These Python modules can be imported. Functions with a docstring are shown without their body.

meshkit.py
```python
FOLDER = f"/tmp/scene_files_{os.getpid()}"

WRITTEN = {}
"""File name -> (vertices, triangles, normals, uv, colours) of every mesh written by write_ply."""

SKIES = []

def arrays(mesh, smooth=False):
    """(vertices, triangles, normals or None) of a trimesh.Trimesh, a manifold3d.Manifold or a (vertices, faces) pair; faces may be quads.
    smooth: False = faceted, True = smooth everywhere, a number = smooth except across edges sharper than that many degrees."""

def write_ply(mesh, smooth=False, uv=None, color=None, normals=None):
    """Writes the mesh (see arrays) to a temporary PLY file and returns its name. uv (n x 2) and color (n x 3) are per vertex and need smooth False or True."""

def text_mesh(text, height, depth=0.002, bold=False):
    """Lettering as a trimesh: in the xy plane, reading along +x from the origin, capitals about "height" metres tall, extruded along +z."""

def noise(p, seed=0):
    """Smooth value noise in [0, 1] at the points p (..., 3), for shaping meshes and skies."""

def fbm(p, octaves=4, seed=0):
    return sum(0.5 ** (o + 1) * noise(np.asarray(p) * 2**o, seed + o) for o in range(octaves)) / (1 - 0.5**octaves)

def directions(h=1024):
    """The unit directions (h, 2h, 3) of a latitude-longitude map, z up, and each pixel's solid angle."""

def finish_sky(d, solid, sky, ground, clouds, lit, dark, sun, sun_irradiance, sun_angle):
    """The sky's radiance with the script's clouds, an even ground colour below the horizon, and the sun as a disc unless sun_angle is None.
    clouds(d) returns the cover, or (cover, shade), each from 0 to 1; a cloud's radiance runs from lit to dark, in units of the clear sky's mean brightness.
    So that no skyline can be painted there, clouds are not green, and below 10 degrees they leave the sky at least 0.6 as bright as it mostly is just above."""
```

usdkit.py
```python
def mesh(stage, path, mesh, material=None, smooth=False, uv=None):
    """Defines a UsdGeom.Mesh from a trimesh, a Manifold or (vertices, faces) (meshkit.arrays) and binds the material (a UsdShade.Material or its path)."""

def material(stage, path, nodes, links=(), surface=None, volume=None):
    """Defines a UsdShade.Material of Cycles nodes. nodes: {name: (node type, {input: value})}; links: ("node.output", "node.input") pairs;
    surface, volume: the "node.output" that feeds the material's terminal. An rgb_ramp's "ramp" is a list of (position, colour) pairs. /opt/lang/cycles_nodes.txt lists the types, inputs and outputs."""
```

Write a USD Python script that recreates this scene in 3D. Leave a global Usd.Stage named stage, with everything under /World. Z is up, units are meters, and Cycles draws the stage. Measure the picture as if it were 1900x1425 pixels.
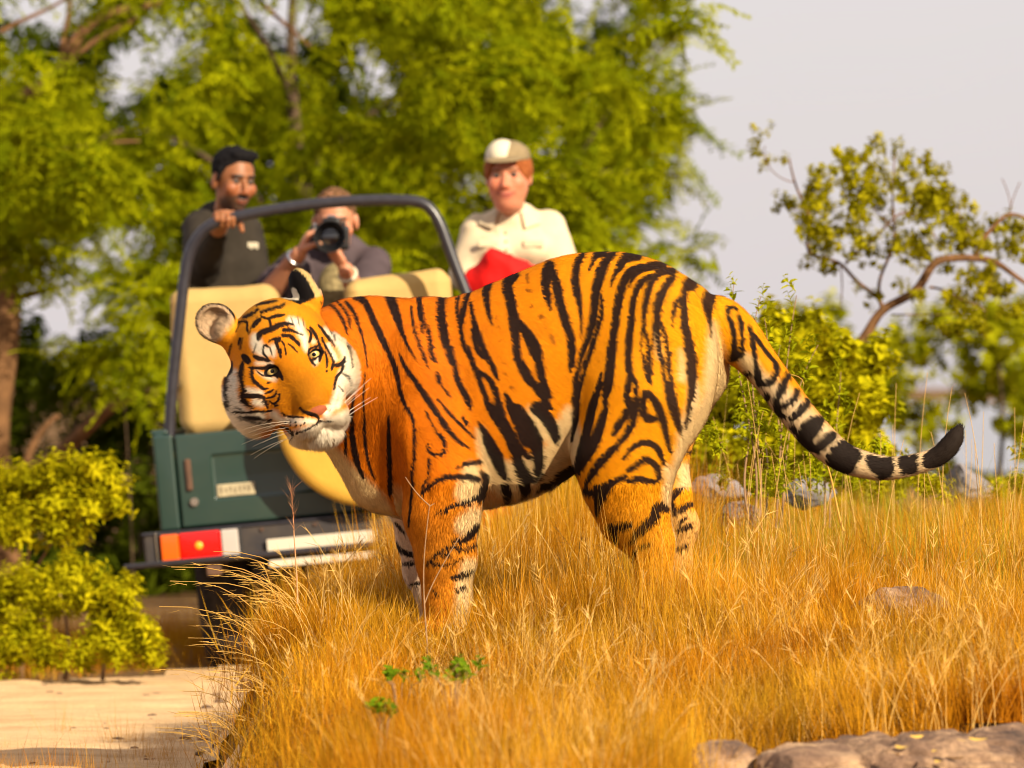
import math, numpy as np, trimesh, usdkit, meshkit
from pxr import Usd, UsdGeom, UsdLux, UsdShade, Gf, Sdf, Vt
from scipy.interpolate import PchipInterpolator, CubicSpline

stage = Usd.Stage.CreateInMemory()
UsdGeom.SetStageUpAxis(stage, UsdGeom.Tokens.z)
UsdGeom.SetStageMetersPerUnit(stage, 1.0)
stage.SetDefaultPrim(UsdGeom.Xform.Define(stage, '/World').GetPrim())

# ------------------------------------------------------------------ camera, sky, sun, exposure
CAM_Z, FPX = 1.2, 11700.0                      # eye height; focal length in photograph pixels (1900 wide)
camera = UsdGeom.Camera.Define(stage, '/World/viewpoint')
camera.AddTranslateOp().Set((0, 0, CAM_Z))
camera.AddRotateXOp().Set(90)
camera.CreateHorizontalApertureAttr(36.0)
camera.CreateVerticalApertureAttr(27.0)
camera.CreateFocalLengthAttr(36.0 * FPX / 1900)
camera.CreateFStopAttr(5.5)
camera.CreateFocusDistanceAttr(17.8)
camera.CreateClippingRangeAttr((0.1, 5000.0))
camera.CreateExposureAttr(1.10)

SUN_AZ, SUN_EL = math.radians(36), math.radians(28)          # from behind the camera's right shoulder
TO_SUN = np.array([math.sin(SUN_AZ) * math.cos(SUN_EL), -math.cos(SUN_AZ) * math.cos(SUN_EL), math.sin(SUN_EL)])
sun = UsdLux.DistantLight.Define(stage, '/World/sun')
sun.CreateIntensityAttr(1.2)
sun.CreateNormalizeAttr(True)
sun.CreateAngleAttr(0.5)
sun.CreateColorAttr((1.0, 0.85, 0.62))
zax = Gf.Vec3d(*TO_SUN)
rot = Gf.Rotation(Gf.Vec3d(0, 0, 1), zax)
sun.AddTransformOp().Set(Gf.Matrix4d().SetRotate(rot))

usdkit.material(stage, '/World/Looks/sky', {
    's': ('sky_texture', {'sky_type': 'single_scattering', 'sun_disc': False, 'sun_elevation': SUN_EL, 'sun_rotation': math.atan2(TO_SUN[0], TO_SUN[1]), 'aerosol_density': 3.0, 'air_density': 1.0}),
    'tc': ('texture_coordinate', {}),
    'n': ('noise_texture', {'scale': 2.2, 'detail': 4, 'roughness': 0.5}),
    'r': ('map_range', {'from_min': 0.3, 'from_max': 0.7, 'to_min': 0.72, 'to_max': 0.90}),
    'm': ('mix_color', {'b': (7.0, 6.35, 6.4), 'use_clamp': False}),
    'b': ('background_shader', {'strength': 0.060})},
    [('tc.generated', 'n.vector'), ('n.fac', 'r.value'), ('r.result', 'm.fac'), ('s.color', 'm.a'), ('m.result', 'b.color')], surface='b.background')
sky = UsdLux.DomeLight.Define(stage, '/World/sky')
UsdShade.MaterialBindingAPI.Apply(sky.GetPrim()).Bind(UsdShade.Material.Get(stage, '/World/Looks/sky'))
sky.GetPrim().SetCustomDataByKey('kind', 'structure')

# ------------------------------------------------------------------ helpers
rng = np.random.default_rng(7)
ALB = 0.72                                     # reflectances below are given for a darker exposure; this brings them to real ones
def alb(stops):
    return [(a, tuple(float(x) * ALB for x in c)) for a, c in stops]
names = {}

def P(px, py, D):
    """The point that stands at the photograph's pixel (px, py) at depth D."""
    return np.array([(px - 950.0) / FPX * D, D, CAM_Z - (py - 712.5) / FPX * D])

def numbered(parent, name):
    k = names.setdefault((parent, name), 0)
    names[(parent, name)] += 1
    return f'{parent}/{name}' + (f'_{k:03d}' if k else '')

def tag(prim, label=None, cat=None, group=None, kind=None):
    for key, val in (('label', label), ('category', cat), ('group', group), ('kind', kind)):
        if val:
            prim.SetCustomDataByKey(key, val)

def thing(name, label, cat, group=None, loc=(0, 0, 0), M=None):
    x = UsdGeom.Xform.Define(stage, numbered('/World', name))
    if M is not None:
        x.AddTransformOp().Set(Gf.Matrix4d(*np.asarray(M, float).T.ravel().tolist()))
    elif any(loc):
        x.AddTranslateOp().Set(tuple(float(a) for a in loc))
    tag(x.GetPrim(), label, cat, group)
    return x.GetPrim()

def obj(name, mesh, mat, parent=None, smooth=30, label=None, kind=None, color=None):
    path = numbered(str(parent.GetPath()) if parent else '/World', name)
    m = usdkit.mesh(stage, path, mesh, f'/World/Looks/{mat}', smooth=smooth)
    if color is not None:
        UsdGeom.PrimvarsAPI(m).CreatePrimvar('tint', Sdf.ValueTypeNames.Color3fArray, 'vertex').Set(Vt.Vec3fArray.FromNumpy(np.asarray(color, np.float32)))
    tag(m.GetPrim(), label, None, None, kind)
    return m.GetPrim()

def mat(name, color, rough=0.6, spec=0.3, noise=None, var=0.15, bump=0.0, bscale=None, metallic=0.0, coat=0.0, extra=None, color2=None):
    """A principled material with a noise-broken colour and a fine relief."""
    c = np.array(color, float) * ALB
    nodes = {'p': ('principled_bsdf', {'roughness': rough, 'specular_ior_level': spec, 'metallic': metallic, 'coat_weight': coat, **(extra or {})})}
    links = []
    if noise:
        c2 = np.array(color2) * ALB if color2 is not None else c * (1 + var)
        nodes |= {'tc': ('texture_coordinate', {}), 'n': ('noise_texture', {'scale': noise, 'detail': 5, 'roughness': 0.6}),
                  'r': ('rgb_ramp', {'ramp': [(0.3, tuple(c * (1 - var) if color2 is None else c)), (0.7, tuple(c2))]})}
        links += [('tc.object', 'n.vector'), ('n.fac', 'r.fac'), ('r.color', 'p.base_color')]
    else:
        nodes['p'][1]['base_color'] = tuple(c)
    if bump:
        nodes.setdefault('tc', ('texture_coordinate', {}))
        nodes |= {'bn': ('noise_texture', {'scale': bscale or 60, 'detail': 4}), 'bu': ('bump', {'strength': 1.0, 'distance': bump})}
        links += [('tc.object', 'bn.vector'), ('bn.fac', 'bu.height'), ('bu.normal', 'p.normal')]
    return usdkit.material(stage, f'/World/Looks/{name}', nodes, links, surface='p.BSDF')

def tube(points, radii, sides=8, cap=True):
    p = np.asarray(points, float)
    r = np.broadcast_to(np.asarray(radii, float), (len(p),))
    t = np.gradient(p, axis=0)
    t /= np.linalg.norm(t, axis=1, keepdims=True) + 1e-12
    ref = np.array([0, 0, 1.0]) if abs(t[:, 2]).mean() < 0.8 else np.array([1.0, 0, 0])
    a = np.cross(t, ref)
    a /= np.linalg.norm(a, axis=1, keepdims=True) + 1e-12
    b = np.cross(t, a)
    ang = np.arange(sides) * 2 * np.pi / sides
    v = p[:, None] + r[:, None, None] * (np.cos(ang)[None, :, None] * a[:, None] + np.sin(ang)[None, :, None] * b[:, None])
    i, j = np.meshgrid(np.arange(len(p) - 1), np.arange(sides), indexing='ij')
    q = np.stack([i * sides + j, i * sides + (j + 1) % sides, (i + 1) * sides + (j + 1) % sides, (i + 1) * sides + j], -1).reshape(-1, 4)
    f = np.vstack([q[:, [0, 2, 1]], q[:, [0, 3, 2]]])
    v = v.reshape(-1, 3)
    if cap:
        n = len(v)
        v = np.vstack([v, p[0], p[-1]])
        s = np.arange(sides)
        f = np.vstack([f, np.stack([np.full(sides, n), s, (s + 1) % sides], 1),
                       np.stack([np.full(sides, n + 1), (len(p) - 1) * sides + (s + 1) % sides, (len(p) - 1) * sides + s], 1)])
    return v, f

def spline(pts, n):
    pts = np.asarray(pts, float)
    t = np.concatenate([[0], np.cumsum(np.linalg.norm(np.diff(pts[:, :3], axis=0), axis=1))])
    return CubicSpline(t, pts)(np.linspace(0, t[-1], n))

def join(*ms):
    v, f, n = [], [], 0
    for m in ms:
        a, b = (m.vertices, m.faces) if hasattr(m, 'vertices') else m
        b = np.asarray(b)
        if len(b) and b.shape[1] == 4:
            b = np.vstack([b[:, [0, 1, 2]], b[:, [0, 2, 3]]])
        v.append(np.asarray(a, float)); f.append(b + n); n += len(a)
    return np.vstack(v), np.vstack(f)

def rbox(size, r=0.01, center=(0, 0, 0), sub=1):
    """A box with rounded edges: the hull of eight small spheres."""
    s = np.asarray(size, float) / 2
    r = min(r, s.min() * 0.99)
    ball = trimesh.creation.icosphere(sub, r).vertices
    c = np.array([[x, y, z] for x in (-1, 1) for y in (-1, 1) for z in (-1, 1)]) * (s - r)
    m = trimesh.convex.convex_hull((c[:, None] + ball[None]).reshape(-1, 3))
    m.apply_translation(center)
    return m

# ------------------------------------------------------------------ distance-field modelling
def smin(a, b, k):
    h = np.clip(0.5 + 0.5 * (b - a) / k, 0, 1)
    return b + (a - b) * h - k * h * (1 - h)

class Field:
    """A smooth union (and subtraction) of round cones, ellipsoids and lofts, meshed as one surface."""
    def __init__(self):
        self.prims = []
    def add(self, fn, lo, hi, k=0.02, op=1):
        self.prims.append((fn, np.asarray(lo, float), np.asarray(hi, float), k, op))
    def cone(self, a, b, ra, rb, k=0.02, op=1, squash=None):
        """squash = (unit axis, factor): radii along that axis are multiplied by the factor."""
        a, b = np.asarray(a, float), np.asarray(b, float)
        S = np.eye(3)
        if squash is not None:
            ax = np.asarray(squash[0], float)
            S = np.eye(3) + (1 / squash[1] - 1) * np.outer(ax, ax)
        A, B = S @ a, S @ b
        ba = B - A
        L2 = max(ba @ ba, 1e-12)
        def fn(p):
            q = p @ S - A
            h = np.clip(q @ ba / L2, 0, 1)
            return np.linalg.norm(q - h[:, None] * ba, axis=1) - (ra + (rb - ra) * h)
        R = max(ra, rb) * max(1, squash[1] if squash else 1)
        self.add(fn, np.minimum(a, b) - R, np.maximum(a, b) + R, k, op)
    def chain(self, pts, k=0.01, op=1, squash=None):
        for (a, ra), (b, rb) in zip(pts[:-1], pts[1:]):
            self.cone(a, b, ra, rb, k, op, squash)
    def ell(self, c, r, R=None, k=0.02, op=1):
        c, r = np.asarray(c, float), np.asarray(r, float)
        R = np.eye(3) if R is None else np.asarray(R, float)      # rows: the ellipsoid's axes
        def fn(p):
            q = (p - c) @ R.T
            k0 = np.linalg.norm(q / r, axis=1)
            k1 = np.linalg.norm(q / r ** 2, axis=1)
            return np.where(k1 > 1e-9, k0 * (k0 - 1) / np.maximum(k1, 1e-9), -r.min())
        e = np.sqrt(((R * r[:, None]) ** 2).sum(0))
        self.add(fn, c - e, c + e, k, op)
    def __call__(self, p, cap=0.08, cell=0.12):
        d = np.full(len(p), cap)
        key = np.floor(p / cell).astype(np.int64)
        key = (key[:, 0] * 4099 + key[:, 1]) * 4099 + key[:, 2]
        order = np.argsort(key, kind='stable')
        cuts = np.nonzero(np.diff(key[order]))[0] + 1
        LO, HI = np.array([x[1] for x in self.prims]) - cap, np.array([x[2] for x in self.prims]) + cap
        for g in np.split(order, cuts):
            q = p[g]
            a, b = q.min(0), q.max(0)
            r = np.full(len(q), cap)
            for i in np.nonzero(((HI > a) & (LO < b)).all(1))[0]:
                fn, _, _, k, op = self.prims[i]
                r = smin(r, fn(q), k) if op > 0 else -smin(-r, fn(q), k)
            d[g] = r
        return d
    def bounds(self):
        return np.min([x[1] for x in self.prims if x[4] > 0], 0), np.max([x[2] for x in self.prims if x[4] > 0], 0)
    def grad(self, p, e=0.0008):
        t = np.array([[1, -1, -1], [-1, -1, 1], [-1, 1, -1], [1, 1, 1.0]])
        d = self((p[None] + e * t[:, None]).reshape(-1, 3)).reshape(4, -1)
        return (d.T @ t) / (4 * e)
    def mesh(self, h, fine=None, steps=2, smooth=0):
        """Surface nets on a sparse grid of spacing h; fine(vertices) -> True where triangles are split once more; all vertices then settle on the surface."""
        lo, hi = self.bounds()
        lo, hi = lo - 4 * h, hi + 4 * h
        n = np.ceil((hi - lo) / (4 * h)).astype(int) + 1
        cx = [lo[i] + 4 * h * np.arange(n[i]) for i in range(3)]
        C = np.stack(np.meshgrid(*cx, indexing='ij'), -1)
        dc = self(C.reshape(-1, 3), cap=0.12).reshape(n)
        near = np.abs(dc) < 4 * h * 1.9
        N = n * 4
        g = np.repeat(np.repeat(np.repeat(np.where(dc < 0, -1.0, 1.0).astype(np.float32), 4, 0), 4, 1), 4, 2)
        mask = np.repeat(np.repeat(np.repeat(near, 4, 0), 4, 1), 4, 2)
        ii = np.argwhere(mask)
        pts = lo + (ii - 1.5) * h
        vals = np.empty(len(pts), np.float32)
        for s in range(0, len(pts), 2000000):
            vals[s:s + 2000000] = self(pts[s:s + 2000000])
        g[mask] = vals
        org = lo - 1.5 * h
        s = g < 0
        act = np.zeros(N - 1, bool)
        first = s[:-1, :-1, :-1]
        for a, b, c in np.ndindex(2, 2, 2):
            act |= s[a:N[0] - 1 + a, b:N[1] - 1 + b, c:N[2] - 1 + c] != first
        idx = -np.ones(N - 1, np.int64)
        cells = np.argwhere(act)
        idx[act] = np.arange(len(cells))
        corners = np.array(list(np.ndindex(2, 2, 2)))
        cv = np.stack([g[tuple((cells + c).T)] for c in corners], 1)
        acc, cnt = np.zeros((len(cells), 3)), np.zeros(len(cells))
        for i in range(8):
            for j in range(i + 1, 8):
                if np.abs(corners[i] - corners[j]).sum() == 1:
                    cr = (cv[:, i] < 0) != (cv[:, j] < 0)
                    t = np.where(cr, cv[:, i] / np.where(cr, cv[:, i] - cv[:, j], 1), 0)
                    acc += np.where(cr[:, None], corners[i] + t[:, None] * (corners[j] - corners[i]), 0)
                    cnt += cr
        V = org + (cells + acc / np.maximum(cnt, 1)[:, None]) * h
        quads = []
        for ax in range(3):
            o = [k for k in range(3) if k != ax]
            sl = [slice(1, N[k] - 1) for k in range(3)]
            s0 = [x for x in sl]; s1 = [x for x in sl]
            s0[ax] = slice(0, N[ax] - 1); s1[ax] = slice(1, N[ax])
            A, B = s[tuple(s0)], s[tuple(s1)]
            e = np.argwhere(A != B)
            pos = A[tuple(e.T)]
            base = e.copy()
            for k in o:
                base[:, k] += 1
            def cell(d0, d1):
                c = base.copy(); c[:, o[0]] -= d0; c[:, o[1]] -= d1
                return idx[tuple(c.T)]
            q = np.stack([cell(0, 0), cell(1, 0), cell(1, 1), cell(0, 1)], 1)
            flip = pos if ax != 1 else ~pos
            q[~flip] = q[~flip][:, ::-1]
            quads.append(q)
        Q = np.vstack(quads)
        Q = Q[(Q >= 0).all(1)]
        F = np.vstack([Q[:, [0, 1, 2]], Q[:, [0, 2, 3]]])
        m = trimesh.Trimesh(V, F, process=False)
        if fine is not None:
            fm = fine(m.triangles_center)
            v, f = trimesh.remesh.subdivide(m.vertices, m.faces, np.nonzero(fm)[0]) if not fm.all() else trimesh.remesh.subdivide(m.vertices, m.faces)
            m = trimesh.Trimesh(v, f, process=False)
        V = np.array(m.vertices)
        for _ in range(steps):
            for s_ in range(0, len(V), 300000):
                p = V[s_:s_ + 300000]
                d, gr = self(p), self.grad(p)
                L = np.maximum((gr ** 2).sum(1), 0.2)
                V[s_:s_ + 300000] = p - np.clip(d / L, -h, h)[:, None] * gr
        m = trimesh.Trimesh(V, m.faces, process=False)
        if smooth:
            trimesh.smoothing.filter_taubin(m, iterations=smooth)
        if m.volume < 0:
            m.invert()
        return m

def rot_axes(ax, ang):
    return trimesh.transformations.rotation_matrix(ang, ax)[:3, :3]
# ================================================================== the setting
def sstep(x, a, b):
    t = np.clip((x - a) / (b - a), 0, 1)
    return t * t * (3 - 2 * t)

def ground_z(x, y):
    """Height of the land: a flat track on the left, a grassy rise under the tiger, lower land behind it on the right."""
    x, y = np.asarray(x, float), np.asarray(y, float)
    edge = np.interp(y, [9, 14, 16, 18, 20, 22], [-.42, -.50, -.60, -.72, -.78, -.66])
    wob = (meshkit.fbm(np.stack([x * 3, y * 1.3, 0 * x], -1), 3, 21) - .5)
    m = sstep(x + wob * .25, edge - .16, edge + .22)
    back = sstep(y, np.interp(x, [-.8, .2, 1, 2.5], [20.0, 20.5, 23, 24]), np.interp(x, [-.8, .2, 1, 2.5], [22.5, 24, 28, 30]))
    plate = .475 + .05 * wob - .058 * np.clip(17.6 - y, 0, 6) + .05 * sstep(x, .5, 1.6) + .02 * np.sin(x * 4 + y)
    low = -.55 * sstep(x, .4, 2.2)
    z = m * plate * (1 - back) + back * low
    far = sstep(y, 30, 60)
    return z + far * (-.35 - low * back * 0) + .012 * wob * (1 - m) + far * .4 * (meshkit.fbm(np.stack([x * .05, y * .05, 0 * x], -1), 3, 5) - .5)

def axis(*segs):
    out = []
    for a, b, n in segs:
        out.append(np.linspace(a, b, n, endpoint=False))
    return np.concatenate(out + [[segs[-1][1]]])
gx = axis((-1500, -100, 14), (-100, -10, 24), (-10, -2.5, 40), (-2.5, 2.6, 130), (2.6, 10, 40), (10, 100, 24), (100, 1500, 14))
gy = axis((-40, 6, 10), (6, 10, 16), (10, 27, 300), (27, 45, 60), (45, 150, 40), (150, 3000, 20))
GX, GY = np.meshgrid(gx, gy, indexing='ij')
GZ = ground_z(GX, GY)
i_, j_ = np.meshgrid(np.arange(len(gx) - 1), np.arange(len(gy) - 1), indexing='ij')
nj = len(gy)
gq = np.stack([i_ * nj + j_, (i_ + 1) * nj + j_, (i_ + 1) * nj + j_ + 1, i_ * nj + j_ + 1], -1).reshape(-1, 4)
usdkit.material(stage, '/World/Looks/soil', {
    'g': ('geometry', {}), 'n1': ('noise_texture', {'scale': 1.6, 'detail': 6, 'roughness': 0.65}), 'n2': ('noise_texture', {'scale': 45, 'detail': 5, 'roughness': 0.7}),
    'r1': ('rgb_ramp', {'ramp': alb([(0.3, (.11, .06, .025)), (0.55, (.24, .13, .045)), (0.75, (.36, .22, .08))])}),
    'r2': ('map_range', {'from_min': .25, 'from_max': .75, 'to_min': .55, 'to_max': 1.3}),
    'x': ('mix_color', {'blend_type': 'multiply', 'fac': 1.0, 'use_clamp': False}),
    'p': ('principled_bsdf', {'roughness': .95, 'specular_ior_level': .1})},
    [('g.position', 'n1.vector'), ('g.position', 'n2.vector'), ('n1.fac', 'r1.fac'), ('n2.fac', 'r2.value'), ('r1.color', 'x.a'), ('r2.result', 'x.b'), ('x.result', 'p.base_color')], surface='p.BSDF')
obj('ground', (np.stack([GX, GY, GZ], -1).reshape(-1, 3), gq), 'soil', smooth=True, kind='structure')

# the sandy track, ruts and crumbs in relief
rx = np.linspace(-7, -.4, 170); ry = np.linspace(17.4, 29, 200)
RX, RY = np.meshgrid(rx, ry, indexing='ij')
edge_n = (meshkit.fbm(np.stack([RX * 1.5, RY * 1.5, 0 * RX], -1), 3, 31) - .5)
far_edge = np.interp(RX, [-7, -2.0, -1.1, -.4], [23.0, 24.6, 26.6, 29]) + edge_n * .8
RZ = ground_z(RX, RY) + .006 + .040 * (meshkit.fbm(np.stack([RX * 1.2, RY * 5, 0 * RX], -1), 4, 33) - .5) + .010 * (meshkit.noise(np.stack([RX * 14, RY * 14, 0 * RX], -1), 35) - .5) + .018
mound_x = np.interp(RY, [17, 18, 20, 22, 29], [-.78, -.80, -.85, -.7, 0])
keep = (RY < far_edge) & (RX < mound_x + .5 * edge_n)
nj = len(ry)
i_, j_ = np.meshgrid(np.arange(len(rx) - 1), np.arange(len(ry) - 1), indexing='ij')
ok = keep[:-1, :-1] & keep[1:, :-1] & keep[1:, 1:] & keep[:-1, 1:]
rq = np.stack([i_ * nj + j_, (i_ + 1) * nj + j_, (i_ + 1) * nj + j_ + 1, i_ * nj + j_ + 1], -1)[ok]
usdkit.material(stage, '/World/Looks/sand', {
    'g': ('geometry', {}), 'mp': ('mapping', {'scale': (1.0, 4.0, 1.0)}), 'n1': ('noise_texture', {'scale': 1.3, 'detail': 7, 'roughness': 0.65}), 'n2': ('noise_texture', {'scale': 70, 'detail': 4, 'roughness': 0.7}),
    'r1': ('rgb_ramp', {'ramp': alb([(0.25, (.50, .30, .13)), (0.5, (.78, .51, .26)), (0.75, (.90, .63, .35))])}),
    'r2': ('map_range', {'from_min': .25, 'from_max': .75, 'to_min': .8, 'to_max': 1.12}),
    'x': ('mix_color', {'blend_type': 'multiply', 'fac': 1.0, 'use_clamp': False}), 'bu': ('bump', {'strength': 1.0, 'distance': .006}),
    'p': ('principled_bsdf', {'roughness': .95, 'specular_ior_level': .1})},
    [('g.position', 'mp.vector'), ('mp.vector', 'n1.vector'), ('g.position', 'n2.vector'), ('n1.fac', 'r1.fac'), ('n2.fac', 'r2.value'), ('r1.color', 'x.a'), ('r2.result', 'x.b'), ('x.result', 'p.base_color'), ('n2.fac', 'bu.height'), ('bu.normal', 'p.normal')], surface='p.BSDF')
rm = trimesh.Trimesh(np.stack([RX, RY, RZ], -1).reshape(-1, 3), np.vstack([rq[:, [0, 1, 2]], rq[:, [0, 2, 3]]]), process=False)
rm.remove_unreferenced_vertices()
obj('road', rm, 'sand', smooth=True, kind='structure')

# small stones and clods on the track and along its edge
def pebble(seed):
    m = trimesh.creation.icosphere(2)
    return m.vertices * (1 + .5 * (meshkit.fbm(m.vertices * 1.5 + seed * 7, 3, seed) - .5))[:, None] * [1, .8, .55], m.faces
# a pale sheet of water beyond the bushes on the right
mat('lake_water', (.20, .22, .24), .14, .5)
wx = np.linspace(0, 2 * np.pi, 60, endpoint=False)
wr = 1 + .12 * np.sin(3 * wx + 1) + .06 * np.sin(7 * wx)
wv = np.vstack([[60, 420, -.76], np.stack([60 + 130 * wr * np.cos(wx), 420 + 280 * wr * np.sin(wx), np.full(60, -.76)], 1)])
obj('water', (wv, np.stack([np.zeros(60, int), 1 + np.arange(60), 1 + (np.arange(60) + 1) % 60], 1)), 'lake_water', kind='structure')

# ------------------------------------------------------------------ rocks
usdkit.material(stage, '/World/Looks/rock', {
    'tc': ('texture_coordinate', {}), 'n1': ('noise_texture', {'scale': 7, 'detail': 7, 'roughness': 0.65}), 'n2': ('noise_texture', {'scale': 60, 'detail': 5, 'roughness': 0.7}), 'v': ('voronoi_texture', {'scale': 22, 'randomness': 1.0}),
    'r1': ('rgb_ramp', {'ramp': alb([(0.28, (.07, .05, .045)), (0.48, (.26, .155, .10)), (0.62, (.50, .32, .19)), (0.8, (.68, .46, .22))])}),
    'r2': ('map_range', {'from_min': .25, 'from_max': .75, 'to_min': .6, 'to_max': 1.25}),
    'x': ('mix_color', {'blend_type': 'multiply', 'fac': 1.0, 'use_clamp': False}), 'bu': ('bump', {'strength': 1.0, 'distance': .012}),
    'p': ('principled_bsdf', {'roughness': .9, 'specular_ior_level': .2})},
    [('tc.object', 'n1.vector'), ('tc.object', 'n2.vector'), ('n1.fac', 'r1.fac'), ('n2.fac', 'r2.value'), ('r1.color', 'x.a'), ('r2.result', 'x.b'), ('x.result', 'p.base_color'), ('n2.fac', 'bu.height'), ('bu.normal', 'p.normal')], surface='p.BSDF')
mat('grey_rock', (.24, .22, .23), .9, .2, noise=9, var=.3, bump=.008, bscale=40)
mat('yellow_leaf', (.72, .45, .08), .6, noise=30)

def rock(size, seed, rough=.22, sub=5, cuts=7):
    r = np.random.default_rng(seed)
    m = trimesh.creation.icosphere(sub)
    v = m.vertices * (1 + rough * 1.6 * (meshkit.fbm(m.vertices * 1.3 + seed, 4, seed) - .5))[:, None]
    for _ in range(cuts):                                    # broken faces
        n = r.normal(size=3); n /= np.linalg.norm(n)
        d = (v @ n) - r.uniform(.62, .88)
        v -= np.clip(d, 0, None)[:, None] * n * .85
    v *= np.asarray(size) / 2
    v += m.vertex_normals * ((meshkit.fbm(v * 16, 5, seed + 3) - .5) * .22 * min(size) - .05 * min(size) * np.clip(1 - np.abs(meshkit.noise(v * [9, 9, 30], seed + 5) - .5) * 9, 0, 1))[:, None]
    return v, m.faces
def place_rock(name, px, py, D, size, seed, label, material='rock', sink=.3, rz=0., **k):
    v, f = rock(size, seed, **k)
    c, s = math.cos(rz), math.sin(rz)
    v = v @ np.array([[c, s, 0], [-s, c, 0], [0, 0, 1]])
    p = P(px, py, D)
    v += p
    o = obj(name, (v, f), material, smooth=40)
    tag(o, label, 'rock')
    return p
place_rock('rock', 1620, 1452, 14.3, (.72, .5, .27), 4, 'large brown boulder with a flat pale top, at the bottom right edge')
place_rock('rock', 1345, 1440, 14.2, (.19, .24, .16), 8, 'small dark stone at the left end of the big boulder')
place_rock('rock', 1835, 1440, 14.6, (.46, .5, .24), 12, 'yellowish boulder in the bottom right corner, half out of the picture')
place_rock('rock', 1500, 1432, 14.1, (.26, .3, .13), 19, 'low slab leaning on the left shoulder of the big boulder')
place_rock('rock', 1672, 1140, 17.6, (.32, .3, .15), 23, 'weathered ledge of rock sunk in the grass right of the tiger', cuts=9)
for k, (px, py, D, s, lab) in enumerate([(1335, 915, 21.5, .16, 'pale grey stone in the grass just right of the hind legs'), (1372, 968, 21.0, .15, 'small pale grey stone low in the grass behind the hind legs'),
                                         (1790, 905, 24, .2, 'pale grey stone in the grass below the tip of the tail'), (1500, 915, 22, .14, 'small grey stone below the middle of the tail')]):
    place_rock('rock', px, py, D, (s * 1.4, s, s * .9), 40 + k, lab, 'grey_rock', rz=k)
# fallen leaves on the near boulders
for k, (px, py) in enumerate([(1675, 1365), (1662, 1378), (1735, 1372), (1742, 1392), (1790, 1352), (1815, 1350), (1770, 1385), (1700, 1345)]):
    a = np.linspace(-1, 1, 7)
    w = (1 - a ** 2) ** .6 * .35
    v = np.vstack([np.stack([a, w, .18 * a ** 2], 1), np.stack([a, -w, .18 * a ** 2], 1)]) * .022 * rng.uniform(.8, 1.3)
    q = np.array([[i, i + 7, i + 8, i + 1] for i in range(6)])
    R = rot_axes([0, 0, 1], rng.uniform(0, 6)) @ rot_axes([1, 0, 0], rng.uniform(-.5, .5))
    o = obj('fallen_leaf', (v @ R.T + P(px, py + 22, 14.02 + .01 * k), q), 'yellow_leaf', smooth=True)
    tag(o, 'yellow fallen leaf lying on the brown boulders at bottom right', 'leaf', 'fallen leaves on the boulders')

pr_ = np.random.default_rng(90)
px_, py_ = pr_.uniform(-2.4, -.75, 420), pr_.uniform(18, 25, 420)
k = meshkit.fbm(np.stack([px_ * 2.5, py_ * 1.2, 0 * px_], -1), 2, 91) > .47
px_, py_ = px_[k], py_[k]
pb = UsdGeom.PointInstancer.Define(stage, '/World/pebbles')
rel_ = pb.CreatePrototypesRel()
for k in range(3):
    rel_.AddTarget(usdkit.mesh(stage, f'/World/pebbles/pebble_{k:03d}', pebble(k), '/World/Looks/rock', smooth=True).GetPath())
n_ = len(px_)
pb.CreateProtoIndicesAttr(Vt.IntArray.FromNumpy(pr_.integers(0, 3, n_).astype(np.int32)))
pb.CreatePositionsAttr(Vt.Vec3fArray.FromNumpy(np.stack([px_, py_, ground_z(px_, py_) + .018], 1).astype(np.float32)))
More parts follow.
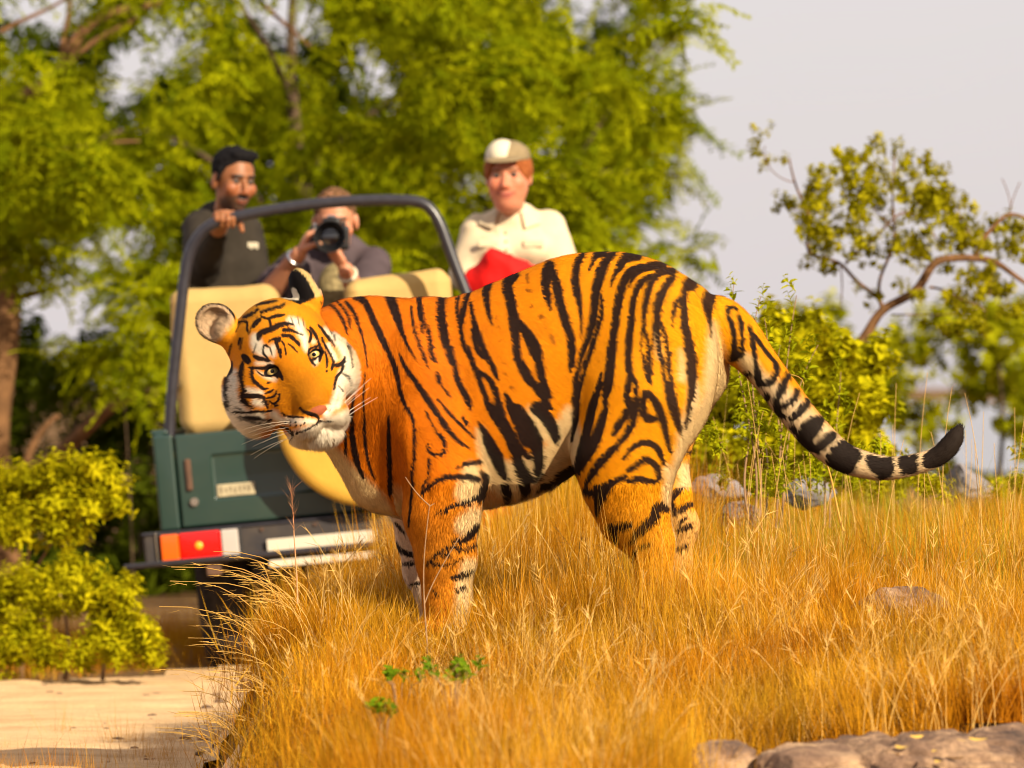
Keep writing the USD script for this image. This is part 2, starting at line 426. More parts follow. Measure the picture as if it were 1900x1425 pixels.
pb.CreateScalesAttr(Vt.Vec3fArray.FromNumpy(np.repeat((.006 + .022 * pr_.random(n_) ** 3)[:, None], 3, 1).astype(np.float32)))
tag(pb.GetPrim(), kind='stuff')
# ================================================================== trees and shrubs
def leaf_mat(name, dark, light, trans=.35, rough=.45):
    usdkit.material(stage, f'/World/Looks/{name}', {
        'o': ('object_info', {}), 'g': ('geometry', {}), 'a': ('math', {'math_type': 'add'}), 'h': ('math', {'math_type': 'multiply', 'value2': .5}),
        'r': ('rgb_ramp', {'ramp': alb([(0.0, dark), (1.0, light)])}),
        'p': ('diffuse_bsdf', {'roughness': 0.0}), 't': ('translucent_bsdf', {}), 'm': ('mix_closure', {'fac': trans})},
        [('o.random', 'a.value1'), ('g.random_per_island', 'a.value2'), ('a.value', 'h.value1'), ('h.value', 'r.fac'), ('r.color', 'p.color'), ('r.color', 't.color'), ('p.BSDF', 'm.closure1'), ('t.BSDF', 'm.closure2')], surface='m.closure')
leaf_mat('feather_leaf', (.15, .195, .003), (.63, .61, .006), .34, .6)
leaf_mat('shade_leaf', (.045, .065, .004), (.15, .18, .008), .3, .6)  # shade of inner crown and understory put into the leaf colour
leaf_mat('yellow_leafage', (.34, .33, .005), (.92, .75, .010), .34, .6)
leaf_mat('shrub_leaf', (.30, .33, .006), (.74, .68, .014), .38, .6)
leaf_mat('broad_leaf', (.30, .28, .006), (.62, .52, .012), .34, .6)
mat('bark', (.20, .10, .045), .9, .15, noise=14, color2=(.42, .22, .09), bump=.01, bscale=30)
mat('bark_dark', (.06, .04, .025), .9, .15, noise=14, color2=(.14, .09, .05), bump=.008, bscale=30)
mat('bark_brown', (.10, .05, .022), .9, .15, noise=14, color2=(.24, .12, .05), bump=.008, bscale=30)
mat('twig', (.34, .20, .10), .8, .2, noise=30, var=.3)

def blade(L, w, bend, twist=0.):
    """A leaf of four faces along +x, folded a little along its rib."""
    x = np.array([0, .35, .75, 1.0]) * L
    ww = np.array([.12, 1, .7, 0]) * w / 2
    z = -bend * (x / L) ** 2 * L
    mid = np.stack([x, 0 * x, z], 1)
    l = mid + np.stack([0 * x, ww, ww * .35], 1); r = mid + np.stack([0 * x, -ww, ww * .35], 1)
    v = np.vstack([l[:3], mid, r[:3]])                       # l 0-2, mid 3-6, r 7-9
    f = []
    for i in range(2):
        f += [[i, 3 + i, 4 + i], [i, 4 + i, i + 1], [3 + i, 7 + i, 8 + i], [3 + i, 8 + i, 4 + i]]
    f += [[2, 5, 6], [5, 9, 6]]
    return v, np.array(f)
def pinnate(seed, n=11, L=.32, leaf=(.075, .020), droop=.5):
    """A feathery spray: a bent stalk with leaflets on both sides."""
    r = np.random.default_rng(seed)
    t = np.linspace(0, 1, n)
    st = np.stack([L * t, .05 * np.sin(3 * t + seed), -droop * L * t ** 2], 1)
    parts = [tube(st[::2], .0022, 3, False)]
    for i in range(1, n):
        for s in (-1, 1):
            v, f = blade(leaf[0] * r.uniform(.7, 1.2) * (1 - .3 * t[i]), leaf[1] * r.uniform(.8, 1.2), r.uniform(.1, .4))
            R = rot_axes([0, 0, 1], s * r.uniform(.8, 1.25)) @ rot_axes([1, 0, 0], r.uniform(-.6, .6)) @ rot_axes([0, 1, 0], r.uniform(-.1, .4))
            parts.append((v @ R.T + st[i], f))
    return join(*parts)
def whorl(seed, n=12, L=.16, leaf=(.075, .022), spread=.9):
    """A leafy shoot: simple leaves around an upright twig."""
    r = np.random.default_rng(seed)
    parts = [tube(np.array([[0, 0, 0], [.006, 0, L * .5], [0, .006, L]]), [.003, .002, .001], 3, False)]
    for i in range(n):
        h = (i + .5) / n
        v, f = blade(leaf[0] * r.uniform(.7, 1.15) * (1.1 - .5 * h), leaf[1] * r.uniform(.8, 1.2), r.uniform(.0, .5))
        R = rot_axes([0, 0, 1], i * 2.4 + r.uniform(-.4, .4)) @ rot_axes([0, 1, 0], -(1.2 - spread * h) + .3 + r.uniform(-.3, .3)) @ rot_axes([1, 0, 0], r.uniform(-.4, .4))
        parts.append((v @ R.T + [0, 0, L * h], f))
    return join(*parts)

def rand_quats(n, r, up=None, tilt=.6):
    """Random turns about the vertical with some tilt, as (w, x, y, z)."""
    a = r.uniform(0, 2 * np.pi, n)
    b = r.normal(0, tilt, n); az = r.uniform(0, 2 * np.pi, n)
    qz = np.stack([np.cos(a / 2), 0 * a, 0 * a, np.sin(a / 2)], 1)
    qt = np.stack([np.cos(b / 2), np.cos(az) * np.sin(b / 2), np.sin(az) * np.sin(b / 2), 0 * b], 1)
    w1, x1, y1, z1 = qt.T; w2, x2, y2, z2 = qz.T
    return np.stack([w1 * w2 - x1 * x2 - y1 * y2 - z1 * z2, w1 * x2 + x1 * w2 + y1 * z2 - z1 * y2, w1 * y2 - x1 * z2 + y1 * w2 + z1 * x2, w1 * z2 + x1 * y2 - y1 * x2 + z1 * w2], 1)

def scatter(name, parent, protos, material, pos, quats, scales, seed, kind='stuff', pname='spray'):
    path = numbered(str(parent.GetPath()) if parent else '/World', name)
    pi = UsdGeom.PointInstancer.Define(stage, path)
    rel = pi.CreatePrototypesRel()
    for k, m in enumerate(protos):
        pm = usdkit.mesh(stage, f'{path}/{pname}' + (f'_{k:03d}' if k else ''), m, f'/World/Looks/{material}', smooth=False)
        rel.AddTarget(pm.GetPath())
    n = len(pos)
    r = np.random.default_rng(seed)
    pi.CreateProtoIndicesAttr(Vt.IntArray.FromNumpy(r.integers(0, len(protos), n).astype(np.int32)))
    pi.CreatePositionsAttr(Vt.Vec3fArray.FromNumpy(np.asarray(pos, np.float32)))
    q = np.asarray(quats)
    pi.CreateOrientationsAttr(Vt.QuathArray([Gf.Quath(float(a), float(b), float(c), float(d)) for a, b, c, d in q]))
    s = np.asarray(scales)
    s = np.stack([s] * 3, 1) if s.ndim == 1 else s
    pi.CreateScalesAttr(Vt.Vec3fArray.FromNumpy(s.astype(np.float32)))
    tag(pi.GetPrim(), kind=kind)
    return pi.GetPrim()

def limb(parent, pts, mat_='bark', name='branch', D=None, n=None, wob=.0):
    """pts: (px, py, half width in px, depth) -> a tapering branch."""
    w = np.array([[*P(a, b, d), c / FPX * d] for a, b, c, d in pts])
    w = spline(w, n or 5 * len(w)) if len(w) > 2 else w
    if wob:
        w[:, :3] += wob * (meshkit.noise(w[:, :3] * 3, 3)[:, None] - .5) * np.array([1, 0, 1])
    return obj(name, tube(w[:, :3], np.maximum(w[:, 3], .002), 9), mat_, parent, smooth=True)

def fill_clumps(clumps, per, r, gaps=(), shell=.55):
    """Sprays through each clump (px, py, radius px, depth), thinner inside, kept out of the gaps (px, py, radius)."""
    out = []
    for px, py, rp, D in clumps:
        R = rp / FPX * D
        n = max(3, int(per * (R / .35) ** 2))
        d = r.normal(size=(n, 3)); d /= np.linalg.norm(d, axis=1, keepdims=True)
        rad = R * (shell + (1 - shell) * r.random(n)) ** .8
        rad *= .7 + .6 * meshkit.noise(d * 2.2 + [px * .1, py * .1, 0], 2)
        out.append(P(px, py, D) + d * rad[:, None] * [1, 1.0, .8])
    p = np.vstack(out)
    uv = np.column_stack([950 + FPX * p[:, 0] / p[:, 1], 712.5 - FPX * (p[:, 2] - CAM_Z) / p[:, 1]])
    keep = np.ones(len(p), bool)
    for gx_, gy_, gr in gaps:
        keep &= np.hypot(uv[:, 0] - gx_, uv[:, 1] - gy_) > gr * (.8 + .4 * r.random(len(p)))
    return p[keep]

feather = [pinnate(s, 11, .22, (.055, .015), .25 + .15 * s) for s in range(5)]
shoots = [whorl(s, 12) for s in range(4)]
broads = [whorl(10 + s, 9, .15, (.085, .045), .7) for s in range(4)]

# --- the tall feathery tree behind the vehicle
outline = np.array([(-120, -140), (1290, -140), (1300, 10), (1285, 65), (1225, 95), (1225, 170), (1265, 205), (1285, 260), (1325, 300), (1325, 345), (1275, 372), (1240, 415), (1235, 445), (1290, 450),
                    (1300, 465), (1225, 490), (1230, 560), (1180, 640), (700, 700), (330, 700), (280, 640), (170, 500), (60, 520), (-120, 560)], float)
from shapely.geometry import Polygon, Point
outp = Polygon(outline)
GAPS = [(35, 38, 30), (75, 20, 20), (130, 25, 26), (310, 88, 34), (350, 75, 18), (505, 25, 36), (545, 65, 36), (235, 170, 16), (175, 140, 14), (700, 170, 24), (640, 28, 14), (690, 130, 10), (1090, 12, 38), (1110, 40, 14),
        (300, 295, 14), (215, 185, 18), (225, 195, 14), (893, 368, 16), (875, 385, 12), (310, 300, 10), (848, 105, 7), (872, 90, 7), (750, 410, 8), (625, 275, 9), (400, 270, 9), (1150, 55, 14), (1195, 90, 14), (1215, 60, 12), (1190, 190, 10),
        (1080, 140, 7), (60, 105, 14), (1165, 30, 10), (1225, 440, 14), (1200, 425, 10), (560, 300, 5)]
r_ = np.random.default_rng(11)
cl = []
for gy_ in np.arange(-130, 700, 88):
    for gx_ in np.arange(-110, 1320, 88):
        x, y = gx_ + r_.uniform(-34, 34), gy_ + r_.uniform(-34, 34)
        if not outp.buffer(-28).contains(Point(x, y)):
            continue
        if 470 < x < 585 and 170 < y < 420 and r_.random() < .75:
            continue                                         # the crown is open towards its shaded inside here
        cl.append((x, y, r_.uniform(36, 84), r_.uniform(32, 39.5)))
tree = thing('feathery_tree', 'tall tree with feathery yellow-green foliage, filling the sky behind the green vehicle', 'tree')
trunk_pts = [(640, 1270, 30, 38.4), (655, 1000, 26, 38.4), (640, 760, 23, 38.4), (600, 540, 19, 38.4), (560, 330, 14, 38.4), (540, 120, 10, 38.4), (560, -120, 6, 38.4)]
limb(tree, trunk_pts, 'bark_dark', 'trunk')
for b_ in [[(600, 560, 17, 37), (520, 420, 13, 36.6), (420, 320, 10, 36), (300, 250, 7, 35.5), (180, 262, 5, 35)],
           [(560, 330, 15, 37), (680, 220, 12, 36.8), (820, 120, 9, 36.5), (950, 20, 7, 36), (1050, -60, 5, 36)],
           [(610, 600, 16, 37), (760, 500, 13, 37), (900, 400, 11, 37), (1040, 330, 8, 37), (1180, 320, 5, 37), (1290, 330, 3, 37)],
           [(600, 640, 14, 37), (800, 600, 10, 37.5), (1000, 520, 8, 37.5), (1180, 470, 5, 37), (1300, 462, 2.5, 36.5)],
           [(545, 200, 10, 37), (480, 60, 8, 36.5), (400, -40, 6, 36)], [(900, 400, 7, 37), (860, 280, 6, 36), (880, 140, 4, 36)], [(1040, 330, 6, 37), (1120, 220, 5, 36), (1200, 120, 3, 36), (1270, 60, 2.5, 36)]]:
    limb(tree, [(a, b, c * .6, d + 1.2) for a, b, c, d in b_], 'bark_dark')
GAPS = [(a, b, c * 1.15 + 40) for a, b, c in GAPS if c >= 16]
pos = fill_clumps(cl, 210, r_, GAPS, .45)
extra = fill_clumps([(1272, 40, 26, 30), (1290, 20, 18, 30), (1262, 70, 14, 30), (1285, 455, 16, 35), (1250, 462, 22, 35.5)], 400, r_)
pos = np.vstack([pos, extra])
scatter('crown', tree, feather, 'feather_leaf', pos, rand_quats(len(pos), r_, tilt=.8), r_.uniform(.7, 1.3, len(pos)), 1)


# --- inner crown: a further tree, its shade put into dark leaf colour
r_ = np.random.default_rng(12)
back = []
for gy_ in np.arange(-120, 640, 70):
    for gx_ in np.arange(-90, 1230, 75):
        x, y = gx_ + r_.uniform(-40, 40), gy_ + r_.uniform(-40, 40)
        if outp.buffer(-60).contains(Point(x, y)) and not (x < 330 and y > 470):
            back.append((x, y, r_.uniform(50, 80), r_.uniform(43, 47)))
tree = thing('dark_tree', 'tree behind the gaps of the feathery crown, shade put into its dark leaf colour', 'tree')
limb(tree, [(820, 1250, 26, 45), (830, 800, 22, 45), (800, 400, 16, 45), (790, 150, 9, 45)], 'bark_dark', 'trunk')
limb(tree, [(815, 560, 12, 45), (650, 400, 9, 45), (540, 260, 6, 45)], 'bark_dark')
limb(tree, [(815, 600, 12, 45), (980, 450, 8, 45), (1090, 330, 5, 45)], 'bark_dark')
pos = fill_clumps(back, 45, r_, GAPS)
scatter('crown', tree, shoots, 'shade_leaf', pos, rand_quats(len(pos), r_, tilt=.8), r_.uniform(1.6, 2.6, len(pos)), 2)

# --- the old tree at the left edge with its bare brown limbs
tree = thing('leaning_tree', 'brown trunked tree at the left edge with long bare limbs reaching right', 'tree')
limb(tree, [(-10, 1270, 40, 34), (0, 1000, 36, 34), (-14, 800, 32, 34), (8, 640, 27, 34), (14, 540, 22, 34), (-20, 420, 18, 34), (-40, 250, 14, 34), (60, 170, 13, 34), (115, 125, 12, 34), (150, 60, 11, 34), (210, 22, 9, 34), (290, 6, 8, 34), (340, -25, 6, 34)], 'bark_brown', 'trunk')
for b_ in [[(20, 880, 16, 34), (100, 850, 15, 33.8), (155, 800, 14, 33.6), (210, 752, 12, 33.4), (290, 728, 9, 33.2)], [(20, 960, 11, 34), (45, 870, 9, 34), (70, 810, 7, 34), (110, 770, 4, 34)],
           [(118, 130, 7, 34), (150, 95, 6, 34), (200, 62, 5, 34), (260, 30, 4, 34)], [(120, 120, 6, 34), (118, 70, 5, 34), (128, 20, 4, 34), (120, -30, 3, 34)], [(10, 560, 9, 34), (60, 545, 7, 34), (105, 535, 4, 34)],
           [(0, 60, 5, 33), (60, 30, 4, 33), (110, 5, 3, 33), (150, -30, 2, 33)], [(-30, 300, 7, 34), (60, 290, 5, 34), (170, 270, 4, 34), (260, 262, 2, 34)], [(480, 0, 4, 34), (540, 55, 3.5, 34), (580, 90, 2, 34)]]:
    limb(tree, b_, 'bark_brown')
r_ = np.random.default_rng(13)
cl = [(-30, 180, 60, 33), (20, 300, 55, 33), (70, 360, 55, 32.5), (-20, 420, 60, 33), (90, 430, 50, 33), (40, 480, 40, 33), (150, 340, 40, 33), (-60, 300, 60, 33), (170, 440, 36, 32.5), (230, 380, 40, 33), (20, 130, 30, 33), (250, 30, 26, 34), (180, -10, 40, 34)]
pos = fill_clumps(cl, 230, r_, GAPS)
scatter('crown', tree, feather, 'feather_leaf', pos, rand_quats(len(pos), r_, tilt=.7), r_.uniform(.6, 1.05, len(pos)), 3)

# --- undergrowth
def shrub(name, label, clumps, protos, material, per, scale, seed, stems, gaps=(), cat='shrub', group=None, stem_mat='bark_dark'):
    r = np.random.default_rng(seed)
    t = thing(name, label, cat, group)
    for s_ in stems:
        limb(t, s_, stem_mat, 'stem')
    pos = fill_clumps(clumps, per, r, gaps, .25)
    pos[:, 2] = np.maximum(pos[:, 2], ground_z(pos[:, 0], pos[:, 1]) + .02)
    scatter('foliage', t, protos, material, pos, rand_quats(len(pos), r, tilt=.7), r.uniform(*scale, len(pos)), seed)
    return t
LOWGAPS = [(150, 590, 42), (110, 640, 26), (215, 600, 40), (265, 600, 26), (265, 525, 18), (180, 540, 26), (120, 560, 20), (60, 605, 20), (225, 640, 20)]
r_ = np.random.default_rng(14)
shrub('dark_thicket', 'thicket under the trees left of the vehicle, shade put into its dark leaf colour', [(x + r_.uniform(-25, 25), y + r_.uniform(-25, 25), r_.uniform(55, 80), r_.uniform(37, 40)) for x in range(-60, 420, 62) for y in range(690, 1260, 80)] +
      [(60, 640, 34, 38), (320, 560, 40, 38), (330, 640, 40, 38)], shoots, 'shade_leaf', 60, (1.1, 1.8), 14, [[(150, 1270, 10, 38), (160, 950, 7, 38), (130, 740, 4, 38)], [(280, 1270, 9, 38), (260, 1000, 6, 38), (290, 800, 4, 38)]], LOWGAPS)  # understory shade comes from the darkened leaf colour
shrub('dark_thicket', 'dark green thicket behind the vehicle and the tiger, under the feathery crown', [(x + r_.uniform(-25, 25), y + r_.uniform(-25, 25), r_.uniform(60, 85), r_.uniform(39, 42)) for x in range(420, 1290, 75) for y in range(560, 1260, 100)],
      shoots, 'shrub_leaf', 40, (1.2, 2.0), 15, [[(700, 1270, 10, 40), (690, 950, 7, 40), (720, 640, 4, 40)], [(1000, 1270, 9, 40), (1020, 900, 6, 40), (1000, 620, 4, 40)]])
shrub('pale_bush', 'lime green feathery bush in the sun below the left limbs', [(130, 640, 34, 33), (205, 650, 40, 32.5), (265, 700, 40, 32.5), (230, 620, 30, 33), (300, 650, 32, 33), (180, 700, 30, 33), (290, 760, 24, 32.5)], feather, 'feather_leaf', 230, (.7, 1.2), 16,
      [[(250, 1270, 3, 33.5), (240, 900, 2, 33.5), (225, 680, 1.5, 33.2)]], [(150, 590, 40), (215, 595, 36)])
shrub('yellow_bush', 'bright yellow-green bush beside the track at the left edge, upper rounded mass', [(40, 930, 60, 25.9), (115, 905, 50, 25.7), (180, 905, 46, 25.5), (200, 940, 34, 25.5), (150, 955, 44, 25.5), (-20, 960, 60, 26.0), (90, 970, 44, 25.5), (120, 1010, 26, 25.5), (20, 1000, 40, 25.5)],
      shoots, 'yellow_leafage', 900, (.40, .85), 17, [[(40, 1262, 5, 25.7), (48, 1090, 4, 25.7), (60, 960, 3, 25.6)], [(45, 1100, 3, 25.7), (110, 990, 2, 25.6), (170, 930, 1.5, 25.5)]], [(60, 1048, 30), (205, 1015, 34), (0, 1060, 34), (150, 1172, 26), (250, 1065, 24), (110, 1040, 20), (70, 960, 18), (160, 925, 16)], stem_mat='twig')
shrub('yellow_bush', 'lower spreading yellow-green bush at the foot of the upper one, touching the track', [(30, 1100, 60, 25.3), (100, 1120, 56, 25.1), (170, 1130, 50, 24.9), (220, 1140, 44, 24.8), (140, 1080, 40, 25.1), (235, 1110, 28, 24.8), (60, 1180, 50, 25.0), (180, 1190, 44, 24.8), (-30, 1150, 60, 25.3), (240, 1180, 30, 24.7), (10, 1225, 40, 24.9), (80, 1232, 36, 24.8), (150, 1232, 36, 24.7), (215, 1225, 34, 24.6), (268, 1205, 28, 24.6), (285, 1235, 22, 24.6)],
      shoots, 'yellow_leafage', 800, (.36, .80), 18, [[(120, 1262, 5, 25.0), (125, 1170, 4, 25.0), (110, 1100, 2, 25.0)], [(190, 1262, 4, 24.9), (200, 1190, 3, 24.9), (215, 1130, 2, 24.8)]], [(60, 1048, 30), (205, 1015, 34), (0, 1060, 34), (150, 1172, 26), (250, 1065, 24), (110, 1040, 20), (70, 960, 18), (160, 925, 16)], stem_mat='twig')

# --- the crooked tree on the right, against the sky
zc = lambda pts, s, D: [(1340 + a / 2.968, 220 + b / 2.968, w / 2.968 * s, D) for a, b, w in pts]
tree = thing('crooked_tree', 'crooked bare-branched tree with sparse leaves against the sky at right', 'tree')
DT = 27.0
limb(tree, zc([(560, 1900, 40), (640, 1500, 36), (730, 1290, 32), (800, 1180, 28), (880, 1060, 24), (980, 1000, 24), (1080, 930, 25), (1130, 850, 24), (1180, 790, 22), (1260, 770, 20), (1400, 770, 19), (1500, 790, 17), (1590, 850, 14), (1662, 900, 12), (1800, 1000, 8)], 1, DT), 'bark_brown', 'trunk')
for pts in [[(1400, 770, 16), (1440, 660, 15), (1500, 590, 13), (1580, 530, 12), (1662, 545, 11), (1800, 520, 7)], [(880, 1060, 15), (850, 980, 13), (770, 920, 12), (700, 850, 11), (650, 800, 11), (560, 770, 10), (480, 730, 10), (480, 560, 9), (440, 450, 8), (400, 350, 7), (370, 220, 5)],
            [(870, 990, 12), (880, 850, 10), (940, 700, 9), (940, 480, 7), (945, 280, 5), (950, 200, 3)], [(680, 800, 10), (740, 740, 9), (850, 650, 8), (930, 560, 7), (1000, 520, 7), (1120, 580, 6), (1200, 700, 4)],
            [(1140, 930, 9), (1250, 960, 7), (1350, 1010, 6), (1430, 1040, 5), (1440, 1130, 3)], [(400, 350, 4), (300, 310, 3), (250, 250, 3), (235, 150, 2)], [(650, 800, 5), (660, 900, 4), (650, 1050, 3)], [(1500, 790, 5), (1480, 900, 4), (1470, 980, 2)],
            [(1580, 530, 4), (1600, 450, 3), (1640, 350, 2)], [(1590, 500, 3), (1570, 400, 2), (1540, 330, 1.5)], [(1390, 700, 5), (1340, 590, 4), (1290, 500, 3), (1230, 400, 2)], [(940, 600, 5), (820, 480, 4), (720, 360, 3), (650, 260, 2)], [(470, 560, 3), (400, 500, 2.5), (330, 480, 2)], [(930, 1080, 5), (1100, 1080, 4), (1290, 1080, 3)]]:
    limb(tree, zc(pts, .9, DT), 'bark_brown')
r_ = np.random.default_rng(19)
cl = [(1340 + a / 2.968, 220 + b / 2.968, c / 2.968, DT + r_.uniform(-.5, .5)) for a, b, c in [(230, 130, 40), (220, 240, 50), (350, 480, 45), (520, 330, 45), (650, 280, 70), (860, 190, 40), (930, 280, 65), (1020, 240, 45), (950, 400, 50), (640, 560, 70), (740, 490, 60), (600, 680, 55), (820, 660, 110), (900, 740, 90), (780, 760, 60),
      (960, 540, 75), (1060, 600, 60), (1130, 680, 55), (1280, 520, 75), (1330, 580, 40), (1210, 400, 30), (1400, 690, 36), (1220, 840, 55), (1470, 900, 55), (1480, 970, 40), (560, 870, 30), (780, 980, 40), (1000, 930, 45), (1100, 1000, 30), (1200, 1120, 40), (520, 480, 40), (800, 400, 40)]]
for _ in range(85):
    a_, q_ = r_.uniform(0, 6.283), r_.random() ** .5
    cl.append((1630 + 165 * q_ * math.cos(a_) + 20 * math.sin(5 * a_), 405 + (100 + 30 * math.sin(3 * a_)) * q_ * math.sin(a_), r_.uniform(8, 17), DT + r_.uniform(-.6, .6)))
for _ in range(40):
    cl.append((r_.uniform(1770, 1900), r_.uniform(430, 620), r_.uniform(8, 14), DT + r_.uniform(-.6, .6)))
pos = np.vstack([P(a, b, d) + r_.normal(0, c / FPX * d * .75, (6, 3)) for a, b, c, d in cl])
scatter('leaves', tree, broads, 'broad_leaf', pos, rand_quats(len(pos), r_, tilt=.8), r_.uniform(.25, .50, len(pos)), 19)

# --- bushes on the lower land at right
r_ = np.random.default_rng(20)
def mass(x0, x1, top, bot, D, step):
    return [(x + r_.uniform(-20, 20), y + r_.uniform(-12, 12), r_.uniform(30, 52), D + r_.uniform(-1, 1)) for x in np.arange(x0, x1, step) for y in np.arange(top(x), bot, step)]
WG = [(1620, 830, 54), (1590, 790, 20), (1640, 700, 10), (1690, 660, 12), (1770, 690, 14), (1715, 740, 34), (1720, 760, 18), (1730, 800, 18), (1670, 850, 40), (1750, 840, 30), (1800, 845, 58), (1860, 880, 52), (1830, 800, 30), (1700, 620, 20), (1560, 640, 16), (1830, 640, 10), (1640, 890, 30), (1700, 890, 26), (1560, 860, 16)]
shrub('hazy_bush', 'broad green bush on the low ground behind the tail, left of the pale gaps', mass(1480, 1700, lambda x: 640 + 30 * math.sin(x * .02), 930, 42, 46), broads, 'shrub_leaf', 90, (.75, 1.25), 21, [[(1560, 900, 6, 42), (1570, 800, 4, 42), (1550, 680, 3, 42)]], WG)
shrub('hazy_bush', 'green bush at the right edge reaching up to the low limb of the crooked tree', mass(1700, 1960, lambda x: 640 - (x - 1700) * .15 + 20 * math.sin(x * .05), 940, 40, 46), broads, 'shrub_leaf', 90, (.75, 1.25), 22, [[(1850, 900, 6, 40), (1860, 800, 4, 40), (1850, 660, 3, 40)]], WG)
shrub('hazy_bush', 'low yellow-green bush just behind the rump of the tiger', mass(1320, 1640, lambda x: 690 - 60 * math.exp(-((x - 1450) / 70) ** 2), 960, 24.5, 42), broads, 'yellow_leafage', 420, (.5, .85), 23, [[(1420, 1000, 4, 24.5), (1430, 800, 3, 24.5), (1420, 720, 2, 24.5)]], [(1500, 900, 18), (1340, 900, 16)])
shrub('low_herb', 'low leafy herbs in the grass right of the hind legs, below the tail root', [(x + r_.uniform(-18, 18), r_.uniform(800, 915), r_.uniform(16, 30), r_.uniform(19.6, 21)) for x in range(1330, 1620, 24)], shoots, 'shrub_leaf', 900, (.30, .55), 25, [[(1420, 960, 2, 20.3), (1425, 880, 1.5, 20.3), (1420, 820, 1, 20.3)]])
shrub('low_herb', 'low leafy herbs at the right edge of the grass, under the tip of the tail', [(x + r_.uniform(-18, 18), r_.uniform(840, 930), r_.uniform(16, 30), r_.uniform(20.5, 22.5)) for x in list(range(1620, 1760, 30)) + list(range(1850, 1930, 30))], shoots, 'yellow_leafage', 900, (.30, .55), 26, [[(1760, 960, 2, 21.3), (1765, 900, 1.5, 21.3), (1760, 860, 1, 21.3)]])
# --- young leafy plants just behind the root of the tail
def plant(label, stems, seed, D):
    r = np.random.default_rng(seed)
    t = thing('leafy_plant', label, 'plant', None)
    pos, sc = [], []
    for st in stems:
        w = spline(np.array([P(a, b, D) for a, b in st]), 30)
        obj('stem', tube(w, np.linspace(.004, .0012, 30), 5), 'twig', t, smooth=True)
        for k in np.linspace(8, 29, 13).astype(int):
            pos.append(w[k] + r.normal(0, .010, 3)); sc.append(r.uniform(.42, .7))
    pos = np.array(pos)
    for p_, s_ in zip(pos, sc):
        v, f = whorl(int(r.integers(1e6)), 7, .10, (.07, .022), .9)
        R = rot_axes([0, 0, 1], r.uniform(0, 6)) @ rot_axes([1, 0, 0], r.normal(0, .5))
        obj('leaf_shoot', (v * s_ @ R.T + p_, f), 'shrub_leaf', t, smooth=False)
plant('leafy plant with upright shoots right behind the top of the tail', [[(1400, 960), (1385, 760), (1360, 620), (1362, 525)], [(1410, 960), (1400, 760), (1395, 650), (1412, 550)], [(1390, 960), (1395, 800), (1420, 690), (1418, 590)]], 31, 19.6)
plant('tallest leafy plant, its tip standing clear against the sky right of the tail root', [[(1440, 980), (1450, 800), (1462, 660), (1478, 548)], [(1450, 980), (1465, 800), (1490, 700), (1518, 640)], [(1445, 980), (1450, 830), (1440, 720), (1448, 640)]], 32, 19.9)
plant('thin reddish-leaved plant beyond the middle of the tail', [[(1540, 980), (1545, 860), (1555, 760), (1560, 690)], [(1530, 980), (1530, 880), (1520, 800), (1500, 740)]], 33, 20.6)
# ================================================================== the tiger
TA = math.radians(14)                                        # it stands turned a little away from the camera
TO = np.array([0, 18.0, CAM_Z])
TU, TW, TV = np.array([math.cos(TA), -math.sin(TA), 0]), np.array([-math.sin(TA), -math.cos(TA), 0]), np.array([0, 0, 1.0])
TB = np.stack([TU, TW, TV])                                  # rows: towards the rump, towards the near side, up
PX = 18.0 / FPX                                              # metres per photograph pixel at the tiger

def T(px, py, w=0.0):
    """Point of the tiger seen at the pixel, w metres to the near side of its mid plane, in world space."""
    k = (px - 950.0) / FPX
    u = (18 * k - k * w * math.cos(TA) + w * math.sin(TA)) / (math.cos(TA) + k * math.sin(TA))
    y = 18 - u * math.sin(TA) - w * math.cos(TA)
    return TO + u * TU + w * TW + np.array([0, 0, -(py - 712.5) / FPX * y])

tf = Field()
# trunk: top line, underline and half width, from the withers to the rump
prof = np.array([(590, 592, 790, .11), (620, 563, 835, .135), (660, 552, 890, .155), (700, 549, 938, .17), (760, 552, 965, .185), (830, 552, 958, .19), (865, 543, 950, .195),
                 (900, 531, 941, .20), (960, 506, 931, .205), (1020, 483, 908, .20), (1080, 470, 872, .19), (1150, 469, 850, .19),
                 (1220, 484, 800, .18), (1290, 521, 765, .155), (1325, 553, 745, .12), (1347, 585, 715, .06)])
pu = np.array([(T(a, 700) - TO) @ TU for a in prof[:, 0]])
ptop = PchipInterpolator(pu, [T(a, t)[2] for a, t in prof[:, :2]])
pbot = PchipInterpolator(pu, [T(a, b)[2] for a, b in prof[:, [0, 2]]])
pwid = PchipInterpolator(pu, prof[:, 3])
def trunk(p):
    q = (p - TO) @ TB.T
    uc = np.clip(q[:, 0], pu[0], pu[-1])
    t, b, w = ptop(uc), pbot(uc), pwid(uc)
    a, c = (t - b) / 2, (t + b) / 2
    v = (p[:, 2] - c) / a
    ww = w * (1 - 0.22 * np.clip(v, 0, 1) ** 2)              # the back is narrower than the belly
    n = 2.25
    d = ((np.abs(v) ** n + (np.abs(q[:, 1]) / ww) ** n) ** (1 / n) - 1) * np.minimum(a, w)
    du = np.abs(q[:, 0] - uc)
    return np.where(du > 0, np.hypot(np.maximum(d, 0), du), d)
ends = np.array([TO + u * TU + w * TW + np.array([0, 0, z - CAM_Z]) for u in (pu[0], pu[-1]) for w in (-.22, .22) for z in (0.75, 1.65)])
tf.add(trunk, ends.min(0), ends.max(0), 0.02)
SQ = (TW, 0.78)
# neck
tf.cone(T(690, 700, .03), T(610, 690, .10), .20, .165, 0.05)
tf.cone(T(610, 690, .10), T(560, 680, .13), .165, .15, 0.05)
tf.cone(T(650, 800, .05), T(700, 890, .04), .085, .085, 0.05)
